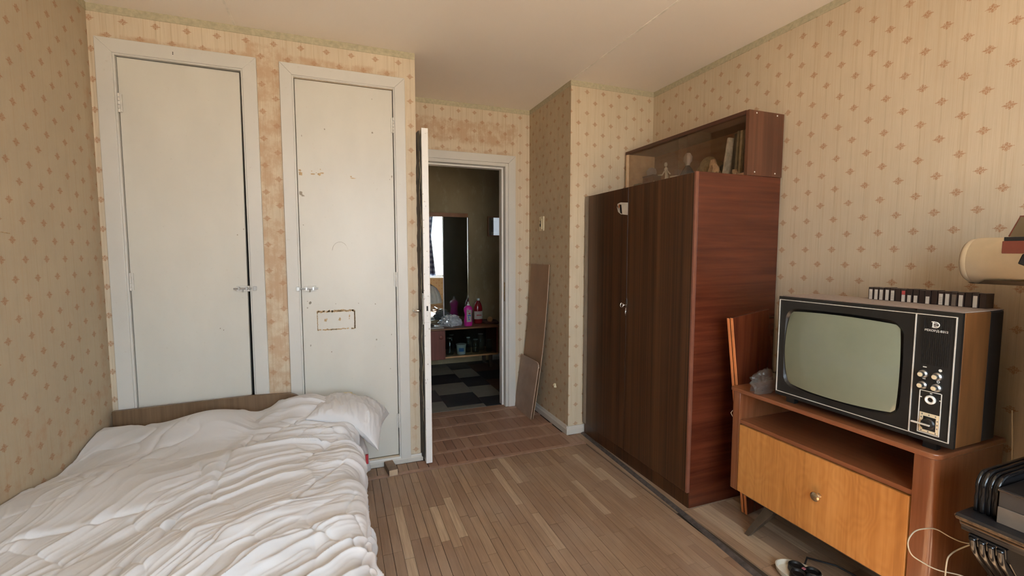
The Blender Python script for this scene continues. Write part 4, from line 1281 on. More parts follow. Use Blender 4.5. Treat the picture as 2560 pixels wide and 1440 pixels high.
# ================================================================== TV CABINET
CXF, CXB, CYR, CYL, CZB, CZT = 1.722, 2.10, 0.795, 1.580, 0.188, 0.672
cb = thing('tv_cabinet', 'low amber and reddish wooden television cabinet with an open slot and one drop door', 'cabinet', (1.9, 1.19, 0))
def rrect(x0, x1, y0, y1, rs, n=6):
    """rounded rectangle; rs radii for corners (x0y0, x1y0, x1y1, x0y1)"""
    out = []
    for (cx, cy, sx, sy, r, a0) in ((x0, y0, 1, 1, rs[0], PI), (x1, y0, -1, 1, rs[1], 1.5 * PI), (x1, y1, -1, -1, rs[2], 0), (x0, y1, 1, -1, rs[3], 0.5 * PI)):
        if r < 1e-5:
            out.append((cx, cy)); continue
        for i in range(n + 1):
            a = a0 + (PI / 2) * i / n
            out.append((cx + sx * r + r * math.cos(a), cy + sy * r + r * math.sin(a)))
    return out
MB().prism(rrect(CXF - 0.008, CXB, CYR - 0.006, CYL + 0.010, (0.032, 0.0, 0, 0.02)), 'z', CZT - 0.014, CZT + 0.004).build('top_board', M['cab_top'], cb, smooth='auto', bevel=0.004, seg=3)
# right side with big rounded front corner, left side
MB().prism(rrect(CXF, CXB, CYR, CYR + 0.062, (0.022, 0, 0, 0.0), 8), 'z', CZB, CZT - 0.0145).build('side_panel', M['cab_frame'], cb, smooth='auto', bevel=0.0015)
MB().prism(rrect(CXF, CXB, CYL - 0.045, CYL, (0.0, 0, 0, 0.012), 5), 'z', CZB, CZT - 0.0145).build('side_panel', M['cab_frame'], cb, smooth='auto', bevel=0.0015)
bx(CXF + 0.006, CXB, CYR + 0.0625, CYL - 0.0455, 0.512, 0.530).build('shelf', M['cab_top'], cb, bevel=0.0015)
bx(CXF + 0.01, CXB, CYR + 0.0625, CYL - 0.0455, CZB, CZB + 0.014).build('bottom_board', M['cab_in'], cb)
bx(CXB - 0.008, CXB, CYR + 0.0625, CYL - 0.0455, CZB + 0.015, CZT - 0.0145).build('back_panel', M['cab_in'], cb)
cd = bx(CXF - 0.002, CXF + 0.016, CYR + 0.066, CYL - 0.049, CZB + 0.003, 0.509).build('door', M['cab_door'], cb, bevel=0.0015)
MB().lathe([(0, 0.0), (0.010, 0.0), (0.010, -0.002), (0.006, -0.004), (0.006, -0.014), (0.016, -0.018), (0.0185, -0.022), (0.0175, -0.026), (0.013, -0.029), (0.007, -0.0305), (0, -0.031)], (CXF - 0.002, 1.151, 0.362), axis='x', n=24).build('knob', M['brass'], cd, smooth='auto')
bx(CXF + 0.03, CXB - 0.02, CYR + 0.05, CYL - 0.05, CZB - 0.020, CZB - 0.0005).build('leg_rail', M['cab_leg'], cb)
def leg(x, y, dx, dy):
    a, b = 0.024, 0.011
    t_, q = [(x - a, y - a), (x + a, y - a), (x + a, y + a), (x - a, y + a)], [(x + dx - b, y + dy - b), (x + dx + b, y + dy - b), (x + dx + b, y + dy + b), (x + dx - b, y + dy + b)]
    MB().add([(p[0], p[1], CZB - 0.02) for p in t_] + [(p[0], p[1], 0.0) for p in q], [(0, 1, 2, 3), (7, 6, 5, 4)] + [(i, i + 4, (i + 1) % 4 + 4, (i + 1) % 4) for i in range(4)]).build('leg', M['cab_leg'], cb, bevel=0.002)
leg(1.775, 1.385, -0.035, 0.095); leg(1.775, 0.93, -0.035, -0.085); leg(2.03, 1.47, 0.02, 0.05); leg(2.03, 0.90, 0.02, -0.05)
o = MB().prism([(1.50 - 0.62, 0), (0, 0)], 'x', 0, 0) if False else None
o = bx(1.83, 1.90, 0.862, 0.905, 0.5305, 0.536).build('paper_scrap', M['tape_label']); recenter(o); tag(o, 'small folded paper scrap at the right end of the cabinet slot', 'paper')
t = MB().tube([(1.76, CYL + 0.001, 0.545), (1.753, CYL + 0.022, 0.548), (1.748, CYL + 0.028, 0.535), (1.752, CYL + 0.020, 0.518), (1.760, CYL + 0.001, 0.52)], 0.003, 8).build('side_hook', M['chrome'], cb, smooth=True)

# two polished panels standing between wardrobe and cabinet
for k, y0 in enumerate((1.597, 1.617)):
    Mt = Matrix.Translation((1.866, y0, 0.0015)) @ Matrix.Rotation(math.radians(-8.2), 4, 'Y')
    lab = ['red-brown polished panel with orange edge leaning nearest the television', 'red-brown polished panel behind the first, against the wardrobe side'][k]
    t = thing('leaning_board', lab, 'board', (1.95, y0 + 0.006, 0), 'boards between wardrobe and cabinet')
    w = 0.235
    MB().box(0.004, w, 0, 0.012, 0.0, 1.005 - k * 0.004, Mt).build('board', M['panel_red'], t, bevel=0.0008)
    MB().box(0.0, 0.0038, 0, 0.012, 0.0, 1.005 - k * 0.004, Mt).build('edging', M['orange_edge'], t, label='orange varnished edge')

# plastic bags on the cabinet
o = crumple('x', (1.795, 1.462, CZT + 0.005), (0.085, 0.045, 0.055), None, 5.5, 0.45).build('plastic_bag', M['bag'], smooth=False)
recenter(o); tag(o, 'crumpled clear plastic bag lying flat on the cabinet left of the television', 'bag')
o = crumple('x', (1.950, 1.462, CZT + 0.0045), (0.045, 0.042, 0.15), None, 9.1, 0.4).build('plastic_bag', M['bag'], smooth=False)
recenter(o); tag(o, 'upright clear plastic bag half hidden behind the left side of the television', 'bag')

# ================================================================== TELEVISION
TXF, TXB, TYR, TYL, TZ0, TZ1 = 1.738, 1.975, 0.768, 1.372, 0.702, 1.1215
tv = thing('television', 'old black and wood television with a big grey-green screen and dials', 'television', (1.86, 1.07, CZT))
TZf = CZT + 0.0045
for a in (0.835, 1.315):
    for b in (1.768, 1.93):
        bx(b - 0.012, b + 0.012, a - 0.018, a + 0.018, TZf, TZ0).build('foot', M['tv_black2'], tv)
bx(TXF + 0.012, 1.893, TYR, TYL, TZ0, TZ1).build('case', M['tv_case'], tv, bevel=0.004)
bx(1.8935, TXB - 0.008, TYR + 0.001, TYL - 0.001, TZ0 + 0.001, TZ1 - 0.0005).build('rear_case', M['tv_black2'], tv, bevel=0.004)
bx(TXF + 0.016, TXB - 0.004, TYR + 0.004, TYL - 0.004, TZ1 + 0.0001, TZ1 + 0.0022).build('dusty_top', M['tv_top'], tv, label='grey-brown dusty top surface')
bx(TXB, TXB + 0.10, TYR + 0.05, TYL - 0.05, TZ0 + 0.03, TZ1 - 0.05).build('back_cover', M['tv_black2'], tv, bevel=0.02)
# front frame with screen opening
SYR, SYL, SZ0_, SZ1_ = 0.917, 1.336, 0.747, 1.075
def rr2(y0, y1, z0, z1, r, n=8, bulge=0.0):
    out = []
    cs = ((y1 - r, z1 - r, 0), (y0 + r, z1 - r, PI / 2), (y0 + r, z0 + r, PI), (y1 - r, z0 + r, 1.5 * PI))
    cy, cz = (y0 + y1) / 2, (z0 + z1) / 2
    for (a, b, t0) in cs:
        for i in range(n + 1):
            t = t0 + PI / 2 * i / n
            out.append((a + r * math.cos(t), b + r * math.sin(t)))
    if bulge:
        q = []
        m = len(out)
        for i in range(m):
            p, nx = out[i], out[(i + 1) % m]
            q.append(p)
            if math.hypot(p[0] - nx[0], p[1] - nx[1]) > 0.05:
                for k in range(1, 8):
                    q.append((p[0] + (nx[0] - p[0]) * k / 8, p[1] + (nx[1] - p[1]) * k / 8))
        hw, hz = (y1 - y0) / 2, (z1 - z0) / 2
        out = []
        for (a, b) in q:
            u, v = (a - cy) / hw, (b - cz) / hz
            out.append((a + u * bulge * (1 - min(1, abs(v)) ** 2), b + v * bulge * (1 - min(1, abs(u)) ** 2)))
    return out
def ringface(outer, inner, x0, x1, name, mat, parent, **kw):
    """frame between two loops of equal count: front at x0(outer) .. x1(inner)"""
    n = len(outer)
    vs = [(x0, p[0], p[1]) for p in outer] + [(x1, p[0], p[1]) for p in inner]
    return MB().add(vs, [(i, (i + 1) % n, (i + 1) % n + n, i + n) for i in range(n)]).build(name, mat, parent, **kw)
inner = rr2(SYR, SYL, SZ0_, SZ1_, 0.045, 8, 0.004)
n_ = len(inner)
cyc, czc = (SYR + SYL) / 2, (SZ0_ + SZ1_) / 2
DIVY = 0.8835
fy0, fy1, fz0_, fz1_ = TYR, TYL, TZ0, TZ1
def proj(p):
    # outer point: ray from centre to frame rectangle
    u, v = p[0] - cyc, p[1] - czc
    ky = ((fy1 - cyc) if u > 0 else (cyc - DIVY)) / max(abs(u), 1e-6)
    kz = ((fz1_ - czc) if v > 0 else (czc - fz0_)) / max(abs(v), 1e-6)
    k = min(ky, kz)
    return (cyc + u * k, czc + v * k)
outer = [proj(p) for p in inner]
lip = rr2(SYR + 0.008, SYL - 0.008, SZ0_ + 0.010, SZ1_ - 0.010, 0.042, 8, 0.004)
fr = MB()
n_ = len(inner)
vs = [(TXF, p[0], p[1]) for p in outer] + [(TXF, p[0], p[1]) for p in inner] + [(TXF + 0.010, p[0], p[1]) for p in lip]
# corners of the rectangle are filled by extra quads
fs = [(i, (i + 1) % n_, (i + 1) % n_ + n_, i + n_) for i in range(n_)] + [(i + n_, (i + 1) % n_ + n_, (i + 1) % n_ + 2 * n_, i + 2 * n_) for i in range(n_)]
fr.add(vs, fs)
fr.build('screen_surround', M['tv_black'], tv, smooth='auto')
bx(TXF + 0.0008, TXF + 0.010, DIVY, TYL, TZ0, SZ0_ - 0.010).build('front_frame', M['tv_black'], tv)
bx(TXF + 0.0008, TXF + 0.010, DIVY, TYL, SZ1_ + 0.008, TZ1).build('front_frame', M['tv_black'], tv)
bx(TXF + 0.0008, TXF + 0.010, SYL + 0.007, TYL, TZ0, TZ1).build('front_frame', M['tv_black'], tv)
bx(TXF + 0.0008, TXF + 0.010, DIVY, SYR - 0.006, TZ0, TZ1).build('front_frame', M['tv_black'], tv)
# convex tube
nn = 40
uu, vv = np.meshgrid(np.linspace(-1, 1, nn), np.linspace(-1, 1, nn), indexing='ij')
hw, hz = (SYL - SYR) / 2 - 0.002, (SZ1_ - SZ0_) / 2 - 0.004
k = 0.5
px_ = uu * np.sqrt(1 - k * 0.26 * vv ** 2 * np.abs(uu) ** 6); pz_ = vv * np.sqrt(1 - k * 0.26 * uu ** 2 * np.abs(vv) ** 6)
bx(TXF + 0.0112, TXF + 0.0118, DIVY, TYL - 0.004, TZ0 + 0.004, TZ1 - 0.004).build('screen_backing', M['tv_black2'], tv)
P = np.stack([TXF + 0.0105 - 0.034 * (1 - (0.6 * uu ** 2 + 0.4 * vv ** 2)), cyc + px_ * hw, czc + pz_ * hz], -1)
grid_obj('screen', P, M['tv_screen'], tv)
# right-hand panel
bx(TXF, TXF + 0.011, TYR, DIVY, TZ0, TZ1).build('control_panel', M['tv_black'], tv)
pan = bx(TXF - 0.001, TXF, 0.788, 0.868, 0.722, 1.100).build('control_plate', M['tv_black2'], tv)
gy = np.arange(0.795, 0.864, 0.0052)
mb = MB()
for g in gy:
    mb.box(TXF - 0.0026, TXF - 0.001, g, g + 0.0028, 0.950, 1.098)
mb.build('grille', M['tv_black'], pan, kind='stuff')
mb = MB()
for g in np.arange(0.952, 1.096, 0.0052):
    mb.box(TXF - 0.0021, TXF - 0.0011, 0.795, 0.863, g, g + 0.0018)
mb.build('grille', M['tv_black'], pan, kind='stuff')
# silver trim lines
def line(y0, y1, z0, z1, mat='tv_line', t=0.0022, x=TXF):
    return MB().box(x - t, x + 0.001, y0, y1, z0, z1)
L2 = 0.0012
mb = MB()
for a in ((0.781, 1.367, 1.1065, 1.1065 + 2 * L2), (0.781, 1.367, 0.7165, 0.7165 + 2 * L2), (1.3645, 1.367, 0.7165, 1.1085), (0.7788, 0.7815, 0.7165, 1.1085), (0.8820, 0.8848, 0.7165, 1.1085)):
    mb.box(TXF - 0.0032, TXF + 0.001, *a)
mb.build('silver_trim', M['tv_line'], tv)
mb = MB()
for a in ((0.803, 0.861, 0.863, 0.865), (0.803, 0.861, 0.727, 0.729), (0.803, 0.805, 0.727, 0.865), (0.859, 0.861, 0.727, 0.865)):
    mb.box(TXF - 0.0025, TXF - 0.0005, *a)
mb.build('dial_outline', M['tv_white'], tv)
for y, z in ((0.852, 0.918), (0.8155, 0.918), (0.852, 0.882), (0.8155, 0.882)):
    kn = MB().lathe([(0, -0.001), (0.0125, -0.001), (0.0125, -0.010), (0.0085, -0.014), (0.0075, -0.024), (0, -0.024)], (TXF, y, z), axis='x', n=22).build('knob', M['steel'], tv, smooth='auto')
    MB().lathe([(0, -0.0242), (0.0065, -0.0242), (0.0065, -0.0255), (0, -0.0258)], (TXF, y, z), axis='x', n=18).build('knob_cap', M['tv_cream'], kn, smooth='auto')
rg = MB().lathe([(0.0075, -0.001), (0.014, -0.001), (0.014, -0.006), (0.011, -0.009), (0.0075, -0.006), (0.0075, -0.001)], (TXF, 0.831, 0.839), axis='x', n=26, caps=False)
rg.build('ring_dial', M['tv_white'], tv, smooth='auto')
# channel selector: cream scale, round hub, chrome lever
sc = MB().box(TXF - 0.0022, TXF - 0.0008, 0.806, 0.857, 0.783, 0.794).box(TXF - 0.0022, TXF - 0.0008, 0.806, 0.857, 0.731, 0.739).box(TXF - 0.0022, TXF - 0.0008, 0.806, 0.8135, 0.739, 0.783).box(TXF - 0.0022, TXF - 0.0008, 0.8475, 0.857, 0.739, 0.783)
sc = sc.build('channel_scale', M['tv_cream'], tv)
k = 0
for (y, z) in ((0.85, 0.7885), (0.832, 0.7885), (0.815, 0.7885), (0.8098, 0.775), (0.8098, 0.763), (0.8098, 0.751), (0.813, 0.735), (0.832, 0.735), (0.85, 0.735), (0.852, 0.75), (0.852, 0.765), (0.852, 0.778)):
    k += 1
    bx(TXF - 0.0025, TXF - 0.0022, y - 0.0016, y + 0.0016, z - 0.0022, z + 0.0022).build('scale_mark', M['ink'], sc)
hub = MB().lathe([(0, -0.001), (0.018, -0.001), (0.018, -0.006), (0.0145, -0.009), (0.0135, -0.020), (0, -0.021)], (TXF, 0.832, 0.761), axis='x', n=28).build('channel_knob', M['tv_black'], tv, smooth='auto')
MB().box(TXF - 0.027, TXF - 0.0205, 0.818, 0.868, 0.759, 0.7645).build('lever', M['tv_line'], hub, bevel=0.002)
# printed signs around the knobs
mb = MB()
mb.lathe([(0, -0.0003), (0.0045, -0.0003), (0.0045, 0.0)], (TXF - 0.001, 0.812, 0.937), axis='x', n=14)
mb.lathe([(0.0022, -0.0003), (0.0042, -0.0003), (0.0042, 0.0)], (TXF - 0.001, 0.815, 0.9005), axis='x', n=14, caps=False)
for (y, z, w) in ((0.852, 0.940, .005), (0.852, 0.902, .004), (0.857, 0.842, .003), (0.806, 0.842, .003), (0.831, 0.8585, .003)):
    mb.box(TXF - 0.0013, TXF - 0.001, y - w, y + w, z - 0.0015, z + 0.0015)
mb.build('panel_symbols', M['tv_white'], pan)
# emblem and lettering
ez = 1.078
mb = MB()
pts = [(TXF - 0.0034, 0.831 - 0.0095 * math.cos(a), ez + 0.0085 * math.sin(a)) for a in np.linspace(-2.3, 2.3, 20)]
mb.tube([pts[0]] and pts, 0.0014, 6)
mb.tube([(TXF - 0.0034, 0.8415, ez + 0.0085), (TXF - 0.0034, 0.834, ez + 0.0088)], 0.0014, 6)
mb.tube([(TXF - 0.0034, 0.8395, ez - 0.0075), (TXF - 0.0034, 0.834, ez - 0.0088)], 0.0014, 6)
mb.tube([(TXF - 0.0034, 0.8375, ez - 0.006), (TXF - 0.0034, 0.8375, ez + 0.006)], 0.0014, 6)
mb.tube([(TXF - 0.0034, 0.835, ez + 0.0032), (TXF - 0.0034, 0.826, ez + 0.0032)], 0.0012, 6)
mb.tube([(TXF - 0.0034, 0.835, ez - 0.0032), (TXF - 0.0034, 0.826, ez - 0.0032)], 0.0012, 6)
mb.build('emblem', M['tv_white'], pan)
textmesh('РЕКОРД-В312', 0.0092, M['tv_white'], pan, (TXF - 0.0032, 0.8285, 1.056), (0, -1, 0), (0, 0, 1), 'lettering', 0.0004)

# cassettes on the television
rc = random.Random(4)
yk = 1.140
labs = ['w', 'w', 'w', 'w', 'w', 'n', 'r', 'h', 'h', 'n', 'h', 'n', 'w', 'w', 'g', 'w', 'n', 'w', 'n']
names = {'w': 'tall pale label', 'n': 'plain dark spine', 'r': 'red square above a half label', 'h': 'short pale label', 'g': 'greyish label'}
zt = TZ1 + 0.0024
nth = ['leftmost', 'second', 'third', 'fourth', 'fifth', 'sixth', 'seventh', 'eighth', 'ninth', 'tenth', 'eleventh', 'twelfth', 'thirteenth', 'fourteenth', 'fifteenth', 'sixteenth', 'seventeenth', 'eighteenth', 'rightmost']
for i, k in enumerate(labs):
    w = 0.0175
    t = thing('cassette', 'cassette with %s, %s in the row' % (names[k], nth[i] + (' from left' if 0 < i < 18 else '')), 'cassette', (1.952, yk - w / 2, zt), 'cassettes on the television')
    dx = rc.uniform(-0.002, 0.002); hh = 0.0475 + rc.uniform(-.001, .0012)
    bx(1.925 + dx, 1.972, yk - w + 0.0006, yk - 0.0006, zt, zt + hh).build('case', M['tape'], t, bevel=0.0008)
    y0, y1 = yk - w + 0.0035, yk - 0.0035
    if k in 'wg': bx(1.9244 + dx, 1.9252 + dx, y0, y1, zt + 0.001, zt + hh - 0.008).build('label', M['tape_label'] if k == 'w' else M['felt'], t)
    if k in 'hr': bx(1.9244 + dx, 1.9252 + dx, y0, y1, zt + 0.001, zt + 0.026).build('label', M['tape_label'], t)
    if k == 'r': bx(1.9244 + dx, 1.9252 + dx, y0, y1, zt + 0.027, zt + hh - 0.006).build('label', M['tape_red'], t)
    if k in 'wg' and i % 2 == 0:
        mb = MB()
        for q in range(4): mb.box(1.9240 + dx, 1.9244 + dx, y0 + 0.001, y1 - 0.001, zt + 0.008 + q * 0.006, zt + 0.0088 + q * 0.006)
        mb.build('writing', M['ink'], t)
    yk -= w + 0.0006

# ================================================================== BED
bed = thing('bed', 'double bed along the left wall with a low brown headboard', 'bed', (-0.5, 1.75, 0))
hb = rrect(-1.065, -0.235, 0.02, 0.535, (0, 0, 0.10, 0.0), 8)
hb = [(-1.065, 0.02), (-0.20, 0.02), (-0.20, 0.40)] + [(-0.29 + 0.09 * math.cos(a) , 0.443 + 0.082 * math.sin(a)) for a in np.linspace(0, PI / 2, 9)] + [(-0.45, 0.532), (-1.065, 0.520)]
MB().prism(hb, 'y', 2.742, 2.766).build('headboard', M['bed_wood'], bed, bevel=0.003, smooth='auto')
bx(-1.05, 0.03, 0.80, 2.735, 0.16, 0.22).build('bed_frame', M['bed_wood'], bed)
bx(-1.05, 0.045, 0.80, 2.735, 0.225, 0.40).build('mattress', M['mattress'], bed, bevel=0.03, seg=4)
for a in (-1.0, -0.04):
    for b in (0.86, 2.66):
        bx(a - 0.03, a + 0.03, b - 0.03, b + 0.03, 0.0, 0.159).build('leg', M['bed_wood'], bed)
o = bx(0.110, 0.124, 2.50, 2.512, 0.16, 0.21).build('fabric_tag', M['red'], bed, label='small red fabric tag')

def crease(X, Y, pts, depth, wv, wr, side=1):
    """valley along a polyline with a raised roll on one side"""
    D = np.full(X.shape, 1e9); Sg = np.zeros(X.shape); T = np.zeros(X.shape)
    L = 0.0
    tot = sum(math.hypot(pts[i + 1][0] - pts[i][0], pts[i + 1][1] - pts[i][1]) for i in range(len(pts) - 1))
    for i in range(len(pts) - 1):
        a, b = np.array(pts[i]), np.array(pts[i + 1])
        e = b - a; l = math.hypot(*e)
        t = np.clip(((X - a[0]) * e[0] + (Y - a[1]) * e[1]) / l ** 2, 0, 1)
        dx, dy = X - (a[0] + t * e[0]), Y - (a[1] + t * e[1])
        dd = np.hypot(dx, dy)
        m = dd < D
        D = np.where(m, dd, D)
        Sg = np.where(m, np.sign(e[0] * dy - e[1] * dx), Sg)
        T = np.where(m, (L + t * l) / tot, T)
        L += l
    fade = ss(0.0, 0.15, T) * (1 - ss(0.85, 1.0, T))
    sd = D * Sg * side
    return fade * depth * (-1.1 * np.exp(-(D / (wv * 0.8)) ** 1.3) + 0.45 * np.exp(-(D / (wr * 1.7)) ** 2) * (1 + 0.5 * np.tanh(sd / 0.02)))

ns, nv = 520, 640
smax = 1.155 + 0.36
s_ = np.linspace(0, smax, ns)
v_ = np.linspace(0.80, 2.742, nv)
Sg_, V_ = np.meshgrid(s_, v_, indexing='ij')
# flat coordinates for the pattern
X0 = XL + 0.012 + Sg_
Y0 = V_
tt = ss(-0.75, -0.05, X0 + 0.10 * (vn(X0 * 3, Y0 * 3, 5) - .5))
th = np.radians(66 - 50 * tt) + 0.55 * (vn(X0 * 1.6 + 3, Y0 * 1.6, 6) - 0.5)
xc, yc = X0 + 0.30, Y0 - 1.65
wx = xc + 0.09 * (vn(X0 * 4, Y0 * 4, 7) - .5) + 0.02 * (vn(X0 * 13, Y0 * 13, 31) - .5); wy = yc + 0.09 * (vn(X0 * 4 + 9, Y0 * 4, 8) - .5) + 0.02 * (vn(X0 * 13 + 4, Y0 * 13, 32) - .5)
par = np.cos(th) * wx + np.sin(th) * wy
per = -np.sin(th) * wx + np.cos(th) * wy
def ridge(f, g, s, p=2.0):
    return (1 - np.abs(2 * vn(par * g + 20, per * f + 20, s) - 1)) ** p
def billow(f, g, s, p=0.8, ph=0.0):
    return np.abs(2 * vn(par * g + 20 + ph, per * f + 20, s) - 1) ** p
hgt = 0.018 * (vn(X0 * 2.6, Y0 * 2.6, 9) - 0.5) * 2
amp = 0.45 + 0.55 * tt
patch = ss(0.25, 0.6, vn(X0 * 2.4 + 4, Y0 * 2.4, 10))
fine = ss(0.30, 0.62, vn(X0 * 3.1 + 1, Y0 * 3.1 + 3, 14))
def rdg(f, g, sd_, p=2.2):
    return (1 - np.abs(2 * vn(par * g + 20, per * f + 20, sd_) - 1)) ** p
hgt += 0.030 * amp * (billow(4.6, 1.4, 11, 0.8) - 0.5) * (0.5 + 0.5 * patch)
hgt += 0.030 * amp * (rdg(8.5, 1.5, 12, 2.0) - 0.3) * (0.35 + 0.65 * fine)
hgt += 0.019 * (0.30 + 0.70 * tt) * (rdg(17, 2.4, 13, 2.2) - 0.3) * (0.20 + 0.80 * patch)
hgt += 0.0105 * (1 - 0.6 * ss(1.02, 1.16, Sg_)) * (0.25 + 0.75 * tt) * (rdg(33, 4.0, 15, 2.0) - 0.3) * (0.15 + 0.85 * fine)
edge_calm = 1 - 0.75 * ss(1.02, 1.16, Sg_)
hgt += 0.0045 * edge_calm * (0.25 + 0.75 * tt) * (rdg(64, 7.0, 30, 1.6) - 0.3) * (0.15 + 0.85 * patch)
# oblique counter wrinkles
q1 = np.abs(2 * vn(X0 * 4 + Y0 * 2, Y0 * 9 - X0 * 6, 16) - 1)
hgt -= 0.010 * (1 - q1) ** 6 * ss(0.42, 0.7, vn(X0 * 3 + 7, Y0 * 3 + 1, 17))
q2 = np.abs(2 * vn(X0 * 7 - Y0 * 3 + 30, Y0 * 5 + X0 * 3, 21) - 1)
hgt -= 0.008 * (1 - q2) ** 7 * ss(0.42, 0.7, vn(X0 * 2.3 + 2, Y0 * 2.7 + 6, 24))
WXc = 0.030 * (vn(X0 * 9, Y0 * 9, 25) - .5) + 0.012 * (vn(X0 * 24, Y0 * 24, 26) - .5)
WYc = 0.030 * (vn(X0 * 9 + 5, Y0 * 9, 27) - .5) + 0.012 * (vn(X0 * 24 + 5, Y0 * 24, 28) - .5)
for pts, dp, wv, wr, sd in (
        ([(-0.36, 2.40), (-0.40, 2.30), (-0.437, 2.19), (-0.443, 1.875), (-0.436, 1.764), (-0.48, 1.675), (-0.519, 1.56), (-0.545, 1.42), (-0.60, 1.25)], 0.016, 0.013, 0.030, -1),
        ([(-0.74, 2.58), (-0.771, 2.493), (-0.786, 2.208), (-0.80, 2.04), (-0.82, 1.90)], 0.016, 0.018, 0.035, 1),
        ([(0.03, 1.98), (0.0, 1.92), (-0.18, 1.62), (-0.327, 1.55), (-0.42, 1.42), (-0.47, 1.28)], 0.016, 0.010, 0.022, 1),
        ([(0.12, 1.66), (-0.147, 1.60), (-0.33, 1.50), (-0.42, 1.36)], 0.014, 0.010, 0.02, 1),
        ([(0.10, 1.33), (-0.093, 1.43), (-0.217, 1.42), (-0.36, 1.29)], 0.014, 0.012, 0.024, 1),
        ([(0.05, 1.16), (-0.16, 1.25), (-0.31, 1.22), (-0.4, 1.1)], 0.014, 0.012, 0.024, 1),
        ([(-0.92, 1.66), (-0.78, 1.69), (-0.62, 1.74), (-0.50, 1.80)], 0.009, 0.012, 0.025, 1),
        ([(-0.66, 1.56), (-0.75, 1.43), (-0.9, 1.30)], 0.012, 0.014, 0.03, -1),
        ([(-0.30, 2.42), (-0.10, 2.28), (0.02, 2.20)], 0.014, 0.010, 0.022, 1),
        ([(0.13, 2.17), (-0.02, 2.18), (-0.10, 2.10), (-0.05, 2.0)], 0.014, 0.010, 0.022, -1),
        ([(-0.55, 2.10), (-0.50, 1.95), (-0.62, 1.85)], 0.010, 0.014, 0.03, 1),
        ([(-1.0, 2.20), (-0.85, 2.05), (-0.88, 1.85)], 0.010, 0.02, 0.04, 1),
        ([(-1.05, 1.45), (-0.85, 1.40), (-0.70, 1.25)], 0.014, 0.014, 0.03, 1)):
    hgt += crease(X0 + WXc, Y0 + WYc, pts, dp, wv, wr, sd) * (0.6 + 0.8 * vn(X0 * 7, Y0 * 7, 29))
# pillow bumps under the duvet and dips
def gauss(cx, cy, rx, ry, a): return a * np.exp(-((X0 - cx) / rx) ** 2 - ((Y0 - cy) / ry) ** 2)
hgt += gauss(-0.64, 2.56, 0.17, 0.17, 0.065) + gauss(-0.17, 2.57, 0.15, 0.17, 0.085) + gauss(-0.41, 2.60, 0.06, 0.15, -0.020)
hgt += gauss(-1.06, 2.30, 0.12, 0.20, -0.055) + gauss(-0.30, 2.30, 0.30, 0.07, -0.012)
hgt += gauss(-0.1, 1.6, 0.25, 0.6, 0.02) + gauss(-0.85, 1.5, 0.25, 0.4, 0.012)
# section of the sheet: flat, rounded shoulder, hanging side
zb = 0.462
flat = 1.060 + 0.028 * (vn(V_ * 3.2, V_ * 0 + .5, 18) - 0.5)   # length of flat part
r = 0.085
arc_l = r * PI / 2
ang = np.clip((Sg_ - flat) / r, 0, PI / 2)
dn = np.clip(Sg_ - flat - arc_l, 0, None)
Xs = XL + 0.012 + np.minimum(Sg_, flat) + r * np.sin(ang) + 0.10 * dn * (0.3 + vn(V_ * 4, Sg_ * 3, 19))
Zs = zb - r * (1 - np.cos(ang)) - dn * 0.97
nx_, nz_ = np.sin(ang), np.cos(ang)
hang = ss(0, 0.1, dn)
h2 = hgt * (1 + 0.25 * hang) - 0.012 * hang
# a bulging lobe low on the side near the camera
h2 += 0.050 * np.exp(-((V_ - 1.46) / 0.11) ** 2) * hang * np.exp(-((dn - 0.20) / 0.12) ** 2)
end = ss(2.742, 2.66, V_)
Xs = Xs + nx_ * h2
Zs = Zs + nz_ * h2 * (0.45 + 0.55 * end) - 0.045 * (1 - end)
Xs = np.maximum(Xs, XL + 0.004)
P = np.stack([Xs, V_ + 0.012 * (vn(X0 * 6, Y0 * 6, 20) - .5) * end, np.maximum(Zs, 0.035)], -1)
duv = grid_obj('duvet', P, M['duvet'])
sm = duv.modifiers.new('thick', 'SOLIDIFY'); sm.thickness = 0.012; sm.offset = -1
tag(duv, 'rumpled white duvet spread over the bed and hanging down its side', 'duvet')

# pillow sticking out under the duvet at the right end of the headboard
nn = 90
uu, vv = np.meshgrid(np.linspace(-1, 1, nn), np.linspace(-1, 1, nn), indexing='ij')
def pillow(side):
    f = (1 - np.abs(uu) ** 2.6) * (1 - np.abs(vv) ** 2.6)
    f = np.clip(f, 0, 1) ** 0.55
    w = 1 - 0.10 * (1 - np.abs(vv) ** 2) * np.abs(uu) ** 6
    l = 1 - 0.10 * (1 - np.abs(uu) ** 2) * np.abs(vv) ** 6
    x = uu * 0.185 * w
    y = vv * 0.19 * l
    wr = 0.010 * (1 - np.abs(2 * vn(uu * 5 + vv * 2 + 9, vv * 1.6 + 9, 22) - 1)) ** 1.5 + 0.006 * (1 - np.abs(2 * vn(uu * 11 + vv * 3 + 9, vv * 3 - uu * 2 + 9, 23) - 1)) ** 2
    z = side * (f * 0.062 + wr * (f > 0.02) * np.clip(f * 3, 0, 1))
    # droop over the mattress edge
    dr = np.clip(x - 0.02, 0, None)
    return np.stack([x, y, z - 1.9 * dr ** 2 - 0.42 * dr * ss(0.3, 1.0, -vv)], -1)
Mt = Matrix.Translation((0.045, 2.50, 0.462)) @ Matrix.Rotation(math.radians(10), 4, 'Y') @ Matrix.Rotation(math.radians(-12), 4, 'Z')
A = np.array(Mt)
vsx, fsx = [], []
mb = MB()
for sd in (1, -1):
    Pp = pillow(sd).reshape(-1, 3) @ A[:3, :3].T + A[:3, 3]
    i, j = np.meshgrid(np.arange(nn - 1), np.arange(nn - 1), indexing='ij')
    a = (i * nn + j).ravel()
    q = np.stack([a, a + nn, a + nn + 1, a + 1], 1)
    mb.add(Pp.tolist(), q.tolist())
o = mb.build('pillow', M['duvet'], smooth=True)
bpy.context.view_layer.update()
